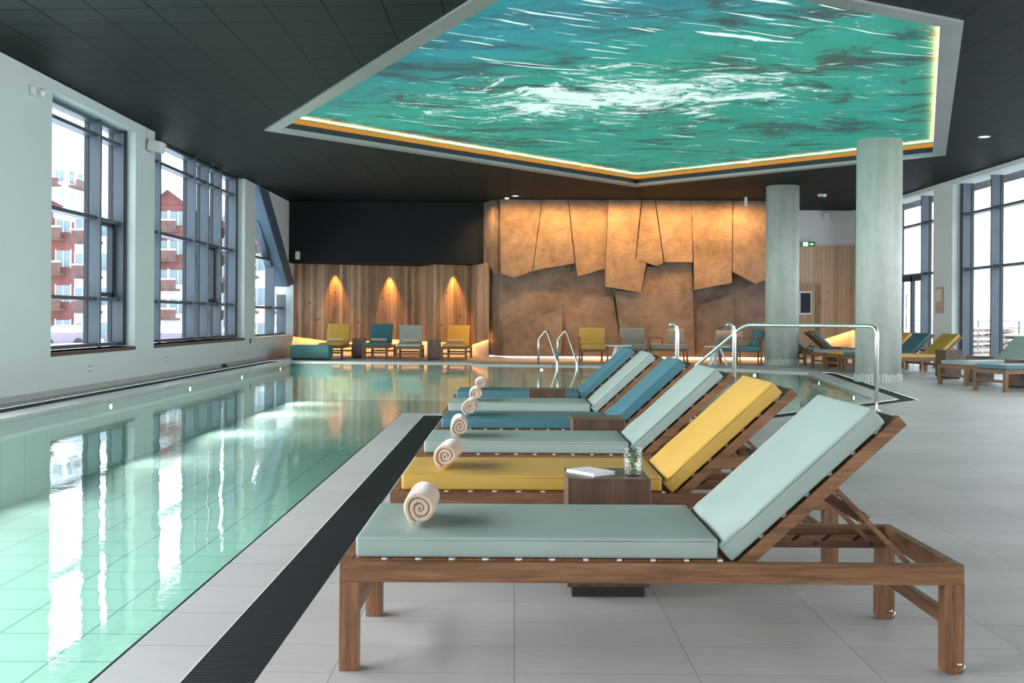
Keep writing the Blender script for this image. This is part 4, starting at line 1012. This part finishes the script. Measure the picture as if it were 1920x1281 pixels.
# ------------------------------------------------------------------ loungers and tables on the right
G3 = 'loungers on the right-hand deck'
rl = [('yellow', 7.75, 23.3, 8, 42.5, 'yellow lounger behind the nearer column, closest of that group'),
      ('blue', 7.5, 24.25, 8, 42.5, 'petrol blue lounger reclined just behind the yellow one near the white pillar'),
      ('yellow', 7.42, 25.2, 8, 42.5, 'yellow lounger behind the blue one, mostly hidden by the nearer column'),
      ('sage', 7.36, 26.2, 8, 42.5, 'sage lounger foot end between the two concrete columns'),
      ('sage', 7.96, 19.63, 20, 42.5, 'sage lounger at the right edge beside a cube table'),
      ('blue', 7.93, 18.03, 20, 42.5, 'turquoise blue lounger at the right edge, nearest there'),
      ('blue', 9.43, 27.7, 180, 42.5, 'blue lounger with its back raised to the left, between the columns'),
      ('sage', 9.0, 28.8, 180, 42.5, 'sage lounger with its back raised to the left, just right of the far column')]
for i, (k, x, y, rz, a, lb) in enumerate(rl): lounger(k, lb, (x, y, 0), R(rz), a, G3, i + 40)
side_table('tall-looking cube table right of the nearer yellow lounger by the window', (8.76, 21.78, 0), R(12), h=0.58)
side_table('cube table standing behind the right-edge sage lounger', (8.95, 20.74, 0), R(20))
side_table('cube table cut by the right edge of the picture', (8.9, 19.0, 0), R(20))
side_table('cube table seen between the columns behind the lounger foot ends', (7.95, 27.0, 0), R(8))

# ------------------------------------------------------------------ devices on walls and ceiling
def wallbox(name, label, cat, loc, dims, mat='white_plastic', group=None, rot=0.0, detail=None):
    r = thing(name, label, cat, loc, rot, group); x, y, z = dims
    b = B(); b.box(-x / 2, x / 2, -y / 2, y / 2, -z / 2, z / 2, min(dims) * 0.2, seg=2); part('housing', b, mat, r)
    if detail: detail(r)
    return r
def cam_detail(r):
    b = B(); b.cyl((0.05, 0.06, 0), (0.12, 0.10, -0.02), 0.06, 0.05, 20); part('lamp_head', b, 'white_plastic', r, True)
    b = B(); b.cyl((0.12, 0.10, -0.02), (0.125, 0.103, -0.021), 0.035, n=16); part('lens', b, 'outlet_line', r)
wallbox('wall_floodlight', 'small white twin-headed wall fitting high on the left wall', 'wall light', (-6.66, 15.0, 4.28), (0.07, 0.13, 0.13), detail=cam_detail)
sp_ = thing('loudspeaker', 'white loudspeaker on a bracket beside the second window', 'loudspeaker', (-6.55, 19.75, 4.28), 0)
b = B(); b.box(-0.11, 0.16, -0.10, 0.14, -0.11, 0.09, 0.02, seg=2); b.bm.transform(Matrix.Rotation(R(14), 4, 'Y')); part('housing', b, 'white_plastic', sp_)
b = B(); b.bar((-0.145, 0, 0.02), (-0.05, 0, 0.0), 0.04, 0.07); b.tube([(-0.135, 0, 0.0), (-0.135, 0, 0.32)], 0.006, 6); part('bracket', b, 'white_plastic', sp_)
wallbox('loudspeaker', 'small white loudspeaker at the left end of the black bulkhead', 'loudspeaker', (-6.42, 32.22, 2.99), (0.14, 0.14, 0.24))
def sockets(r):
    b = B()
    for y in (-0.05, 0.05):
        for z in (-0.04, 0.04): b.box(0.011, 0.014, y - 0.018, y + 0.018, z - 0.018, z + 0.018)
    part('sockets', b, 'outlet_line', r)
for (y, z, w_) in ((17.13, 0.33, 'under the nearest left window'), (20.9, 0.33, 'under the middle left window'), (26.2, 0.33, 'under the far end of the middle left window')):
    wallbox('wall_socket', 'white double socket plate ' + w_, 'socket', (XL + 0.008, y, z), (0.018, 0.22, 0.16), group='socket plates on the left wall', detail=sockets)
wallbox('wall_switch', 'small black upright switch on the left wall between the far windows', 'switch', (XL + 0.01, 27.6, 0.54), (0.02, 0.09, 0.12), 'black_plinth')
wallbox('floor_valve', 'small black fitting at the foot of the left wall', 'fitting', (XL + 0.06, 24.95, 0.035), (0.08, 0.14, 0.06), 'black_plinth')
def dome(r):
    b = B(); b.lathe([(0, -0.13), (0.045, -0.12), (0.075, -0.08), (0.08, -0.04)], 24); part('dome', b, 'screen_black', r)
dc = thing('dome_camera', 'white dome security camera on the ceiling beside the far column', 'camera', (8.41, 29.55, CZ))
b = B(); b.lathe([(0, 0), (0.12, 0.0), (0.12, -0.05), (0.09, -0.07), (0, -0.07)], 28); part('housing', b, 'white_plastic', dc); dome(dc)
wallbox('motion_detector', 'white motion detector high on the white wall band', 'detector', (9.80, 33.9, 4.40), (0.20, 0.16, 0.26))
wallbox('motion_detector', 'white detector under the ceiling left of the nearer column', 'detector', (10.6, 33.6, 4.52), (0.24, 0.16, 0.12))
ex = thing('exit_sign', 'green and white running-man exit sign on the timber wall', 'sign', (9.23, 33.88, 3.53))
b = B(); b.box(-0.20, 0.20, -0.02, 0.02, -0.08, 0.08, 0.005); part('sign_panel', b, 'exit_green', ex)
b = B(); b.box(-0.18, -0.02, -0.025, -0.02, -0.065, 0.065); part('sign_pictogram', b, 'exit_face', ex, label='white pictogram panel')
b = B(); b.plate([(0.02, -0.026, 0.015), (0.09, -0.026, 0.015), (0.09, -0.026, 0.045), (0.16, -0.026, 0), (0.09, -0.026, -0.045), (0.09, -0.026, -0.015), (0.02, -0.026, -0.015)], (0, 0.004, 0)); part('sign_arrow', b, 'exit_face', ex, label='white arrow')
for (z, y, h_, lb) in ((1, 1, 1, ''),):
    po = thing('wall_poster', 'narrow tan and cream framed notice on the white pillar', 'poster', (XR - 0.012, 27.15, 1.68))
    b = B(); b.box(-0.012, 0.0, -0.24, 0.24, -0.10, 0.33); part('frame', b, 'poster_tan', po)
    b = B(); b.box(-0.016, -0.012, -0.17, 0.20, -0.03, 0.27); part('printed_sheet', b, 'poster_pale', po)
    b = B(); b.box(-0.012, 0.0, -0.24, 0.24, -0.33, -0.12); part('lower_sheet', b, 'poster_tan', po)
def downlight(x, y, label, on=True):
    r = thing('ceiling_downlight', label, 'ceiling light', (x, y, CZ), 0, 'round ceiling downlights')
    b = B(); b.lathe([(0.075, 0.0), (0.11, -0.002), (0.11, -0.012), (0.075, -0.012)], 28); part('trim_ring', b, 'white_plastic', r)
    b = B(); b.lathe([(0, -0.004), (0.08, -0.004)], 24); part('lens', b, 'lamp_white' if on else 'downlight_off', r)
downlight(8.74, 20.14, 'lit round downlight in the dark ceiling right of the luminous panel')
downlight(0.05, 30.4, 'round downlight in the dark ceiling above the left part of the stone wall')
wallbox('ceiling_sensor', 'small white rectangular sensor on the ceiling near the stone wall', 'sensor', (-0.20, 30.8, CZ - 0.03), (0.12, 0.08, 0.05))
b = B(); b.box(-0.035, 0.035, -0.035, 0.035, -0.26, 0.0, 0.006); o = obj('projector_tube', b, 'white_plastic'); o.location = (FX(1397, 30.4), 30.4, CZ); tag(o, 'short white tube lamp hanging from the ceiling before the stone wall', 'ceiling light')
AM = (1.0, 0.60, 0.25)
spot('downlight_wall', (8.74, 20.14, CZ - 0.03), (8.74, 20.14, 0), 60, (1, 0.95, 0.85), 80, 0.8)
# scallops on the timber wall
for px, Yw in ((631, 33.46), (733, 34.0), (853, 33.19)):
    x = FX(px, Yw); spot('wall_scallop', (x, Yw - 0.20, 2.74), (x, Yw - 0.02, 1.0), 330, (1.0, 0.43, 0.09), 46, 0.9, 0.02)
# grazing wall washers on the stone
for k in range(11):
    x = -0.1 + k * 0.70; spot('stone_washer', (x, YS - 0.90, CZ - 0.04), (x, YS + 0.15, 2.6), 150, (1.0, 0.49, 0.12), 132, 0.9, 0.05)
for k in range(6):
    x = 0.4 + k * 1.25; spot('lounge_downlight', (x, YS - 2.6, CZ - 0.04), (x, YS - 0.6, 0.6), 150, (1.0, 0.55, 0.25), 74, 0.9, 0.06)
spot('stone_washer', (-1.0, 31.0, CZ - 0.05), (-0.6, 32.1, 3.0), 160, (1.0, 0.52, 0.17), 90, 0.9, 0.05)

# ------------------------------------------------------------------ outside
b = B(); bm = bmesh.new()
g = {}
for i in range(25):
    for j in range(25):
        x = -7.6 - i * 6; y = -20 + j * 10; z = -0.5 - 0.02 * (i * 6) + 0.8 * noise.noise(Vector((x * 0.05, y * 0.05, 0)))
        g[i, j] = bm.verts.new((x, y, min(z, -0.3)))
for i in range(24):
    for j in range(24): bm.faces.new((g[i, j], g[i, j + 1], g[i + 1, j + 1], g[i + 1, j]))
for f in bm.faces: f.smooth = True
b.add(bm); tag(obj('snow_ground', b, 'snow'), 'snow covering the ground outside the left windows', 'snow', kind='stuff')
b = B(); bm = bmesh.new(); g = {}
for i in range(21):
    for j in range(21):
        x = 18 + i * 8; y = -20 + j * 12; z = -2.0 + 0.10 * i * 8 * (i / 20) + 1.5 * noise.noise(Vector((x * 0.03, y * 0.03, 2)))
        g[i, j] = bm.verts.new((x, y, z))
for i in range(20):
    for j in range(20): bm.faces.new((g[i, j], g[i + 1, j], g[i + 1, j + 1], g[i, j + 1]))
for f in bm.faces: f.smooth = True
b.add(bm); tag(obj('snow_slope', b, 'snow'), 'snowy hillside beyond the right-hand terrace', 'snow', kind='stuff')
b = B(); b.box(11.2, 19.0, 0, 60, -0.25, -0.05); struct('floor_3', b, 'terrace_stone')
r = thing('terrace_railing', 'thin metal railing along the snowy terrace outside the right windows', 'railing', (0, 0, 0))
for k in range(14):
    y = 14 + k * 3.2; b = B(); b.box(17.0, 17.04, y, y + 0.05, -0.05, 1.15); part('post', b, 'aluminium', r)
for z in (1.15, 0.92, 0.6, 0.3):
    b = B(); b.box(17.0, 17.03, 14, 56, z - 0.015, z + 0.015); part('rail', b, 'aluminium', r)
def stack(x, y, n, label):
    r = thing('lounger_stack', label, 'stacked furniture', (x, y, -0.05), R(20), 'stacks of snow-dusted terrace furniture')
    for k in range(n):
        b = B(); z = 0.02 + k * 0.17; w_ = 0.35; o_ = 0.05 * math.sin(k * 2.1 + x)
        for s_ in range(7): b.box(-0.9 + s_ * 0.26 + o_, -0.72 + s_ * 0.26 + o_, -w_, w_, z + 0.06, z + 0.09)
        for yy in (-w_, w_): b.box(-0.95 + o_, 0.95 + o_, yy - 0.03, yy + 0.03, z, z + 0.06)
        b.bar((0.2 + o_, 0, z + 0.07), (0.95 + o_, 0, z + 0.16), 0.6, 0.02); ps = part('stacked_frame', b, 'stack_wood', r)
        if k % 2 == 1 or k == n - 1:
            b = B(); b.box(-0.93 + o_, 0.5 + o_, -w_ - 0.02, w_ + 0.02, z + 0.085, z + 0.13, 0.02); part('snow_layer', b, 'snow', ps, label='layer of white snow')
stack(14.5, 33.4, 6, 'stack of wooden terrace furniture under snow outside the right windows, nearer the pillar')
stack(15.2, 31.2, 5, 'stack of snow-dusted terrace loungers at the far right edge outside')
stack(13.2, 37.5, 5, 'stack of terrace furniture seen through the glass door')

def chalet(name, label, x0, x1, y0, y1, z0, z1, floors, upper, lower, split, peak, wins=True, face='S'):
    r = thing(name, label, 'building', (x0, y0, z0), 0, 'apartment chalets across the snow'); w_, d_, h_ = x1 - x0, y1 - y0, z1 - z0
    sp2 = split - z0
    b = B(); b.box(0, w_, 0, d_, 0, sp2); part('lower_wall', b, lower, r)
    b = B(); b.box(0, w_, 0, d_, sp2, h_); b.prism([(0, 0), (w_, 0), (w_, d_), (0, d_)], h_ - 0.01, h_ + 0.01)
    b.plate([(0, 0, h_), (w_, 0, h_), (w_ / 2, 0, h_ + peak)], (0, d_, 0)); part('upper_wall', b, upper, r)
    b = B()
    for a_, c_ in (((-1.2, -0.7), (w_ / 2, peak + 0.0)), ((w_ + 1.2, -0.7), (w_ / 2, peak + 0.0))):
        b.plate([(a_[0], -1.5, h_ + a_[1]), (c_[0], -1.5, h_ + c_[1]), (c_[0], d_ + 1, h_ + c_[1]), (a_[0], d_ + 1, h_ + a_[1])], (0, 0, 0.6))
    part('snowy_roof', b, 'snow', r)
    fh = h_ / floors; nwx = max(2, int(w_ / 3.2))
    for f in range(floors):
        z = f * fh
        b = B(); b.box(0.2, w_ * 0.8, -1.2, 0, z + fh * 0.05, z + fh * 0.12); b.box(0.2, w_ * 0.8, -1.25, -1.15, z + fh * 0.12, z + fh * 0.42)
        b.box(w_, w_ + 1.2, 0.5, d_ * 0.6, z + fh * 0.05, z + fh * 0.12); b.box(w_ + 1.15, w_ + 1.25, 0.5, d_ * 0.6, z + fh * 0.12, z + fh * 0.42)
        part('balcony', b, 'chalet_brown', r, label='brown timber balcony')
        b = B(); b.box(0.1, w_ * 0.8, -1.3, -1.1, z + fh * 0.42, z + fh * 0.47); part('balcony_snow', b, 'snow', r)
        for k in range(nwx):
            cx = (k + 0.5) * w_ / nwx; b = B(); b.box(cx - 0.65, cx + 0.65, -0.06, 0.02, z + fh * 0.3, z + fh * 0.78); wn_ = part('window', b, 'chalet_window', r)
            b = B()
            for q in ((-0.75, -0.65, 0.27, 0.81), (0.65, 0.75, 0.27, 0.81), (-0.04, 0.04, 0.3, 0.78)): b.box(cx + q[0], cx + q[1], -0.09, 0.02, z + fh * q[2], z + fh * q[3])
            part('window_surround', b, 'chalet_white', wn_)
        for k in range(3):
            cy = (k + 0.5) * d_ / 3; b = B(); b.box(w_ - 0.02, w_ + 0.06, cy - 0.65, cy + 0.65, z + fh * 0.3, z + fh * 0.78); part('window', b, 'chalet_window', r)
    return r
def ox(px, Y): return (px - 962) / 2030 * Y
def oz(py, Y): return EYE + (592 - py) / 2030 * Y
Y1 = 100.0
chalet('apartment_building', 'red and white balconied chalet block seen through the nearest left window', ox(60, Y1), ox(138, Y1), Y1, Y1 + 12, -1.8, oz(392, Y1), 4, 'chalet_red', 'chalet_red', oz(560, Y1), 0.8)
chalet('apartment_building', 'white-walled wing with teal windows right of the red balconies', ox(139, 93), ox(205, 93), 93, 95.5, -1.8, oz(398, 93), 4, 'chalet_white', 'chalet_white', 4, 0.3)
chalet('apartment_building', 'distant snow-roofed block high above the nearest chalet', ox(70, 160), ox(124, 160), 160, 170, -3, oz(312, 160), 8, 'chalet_white', 'chalet_white', 18, 1.5)
Y2 = 85.0
chalet('apartment_building', 'gabled red-brown chalet with white ground floors seen through the middle window', ox(280, Y2), ox(352, Y2), Y2, Y2 + 10, -1.6, oz(385, Y2), 5, 'chalet_red', 'chalet_white', oz(512, Y2), 1.3)
chalet('apartment_building', 'brown chalet seen through the farthest left window', ox(440, 88), ox(496, 88), 88, 98, -1.6, oz(395, 88), 4, 'chalet_brown', 'chalet_white', oz(500, 88), 2.0)
chalet('apartment_building', 'brown and white chalet glimpsed between the fins of the middle window', ox(372, 110), ox(432, 110), 110, 120, -1.6, oz(430, 110), 4, 'chalet_brown', 'chalet_white', oz(560, 110), 2.0)
b = B()
for k in range(0): b.box(-44 + k * 3.5, -41.6 + k * 3.5, 90 + (k % 2), 91.5 + (k % 2), -1.6, -0.5, 0.2)
for k, o_ in enumerate(range(5)):
    r = thing('parked_car', ('snow-covered parked car, leftmost of the five outside the left windows', 'snow-covered parked car, second from the left outside', 'snow-covered parked car, middle one of the five outside', 'snow-covered parked car, fourth from the left outside', 'snow-covered parked car, rightmost of the five outside')[k], 'car', (-31.5 + k * 3.7, 72 + 1.5 * (k % 2), -1.0), 0.2 * (k % 3), 'snow-covered parked cars')
    b = B(); b.box(0, 3.2, 0, 1.7, 0.25, 0.95, 0.15, seg=2); part('car_body', b, 'chalet_purple', r)
    b = B(); b.box(0.6, 2.6, 0.15, 1.55, 0.9, 1.5, 0.25, seg=2); part('snow_cap', b, 'snow', r)
    for wx in (0.6, 2.6):
        b = B(); b.cyl((wx, -0.02, 0.32), (wx, 0.2, 0.32), 0.32, n=16); part('wheel', b, 'black_plinth', r)
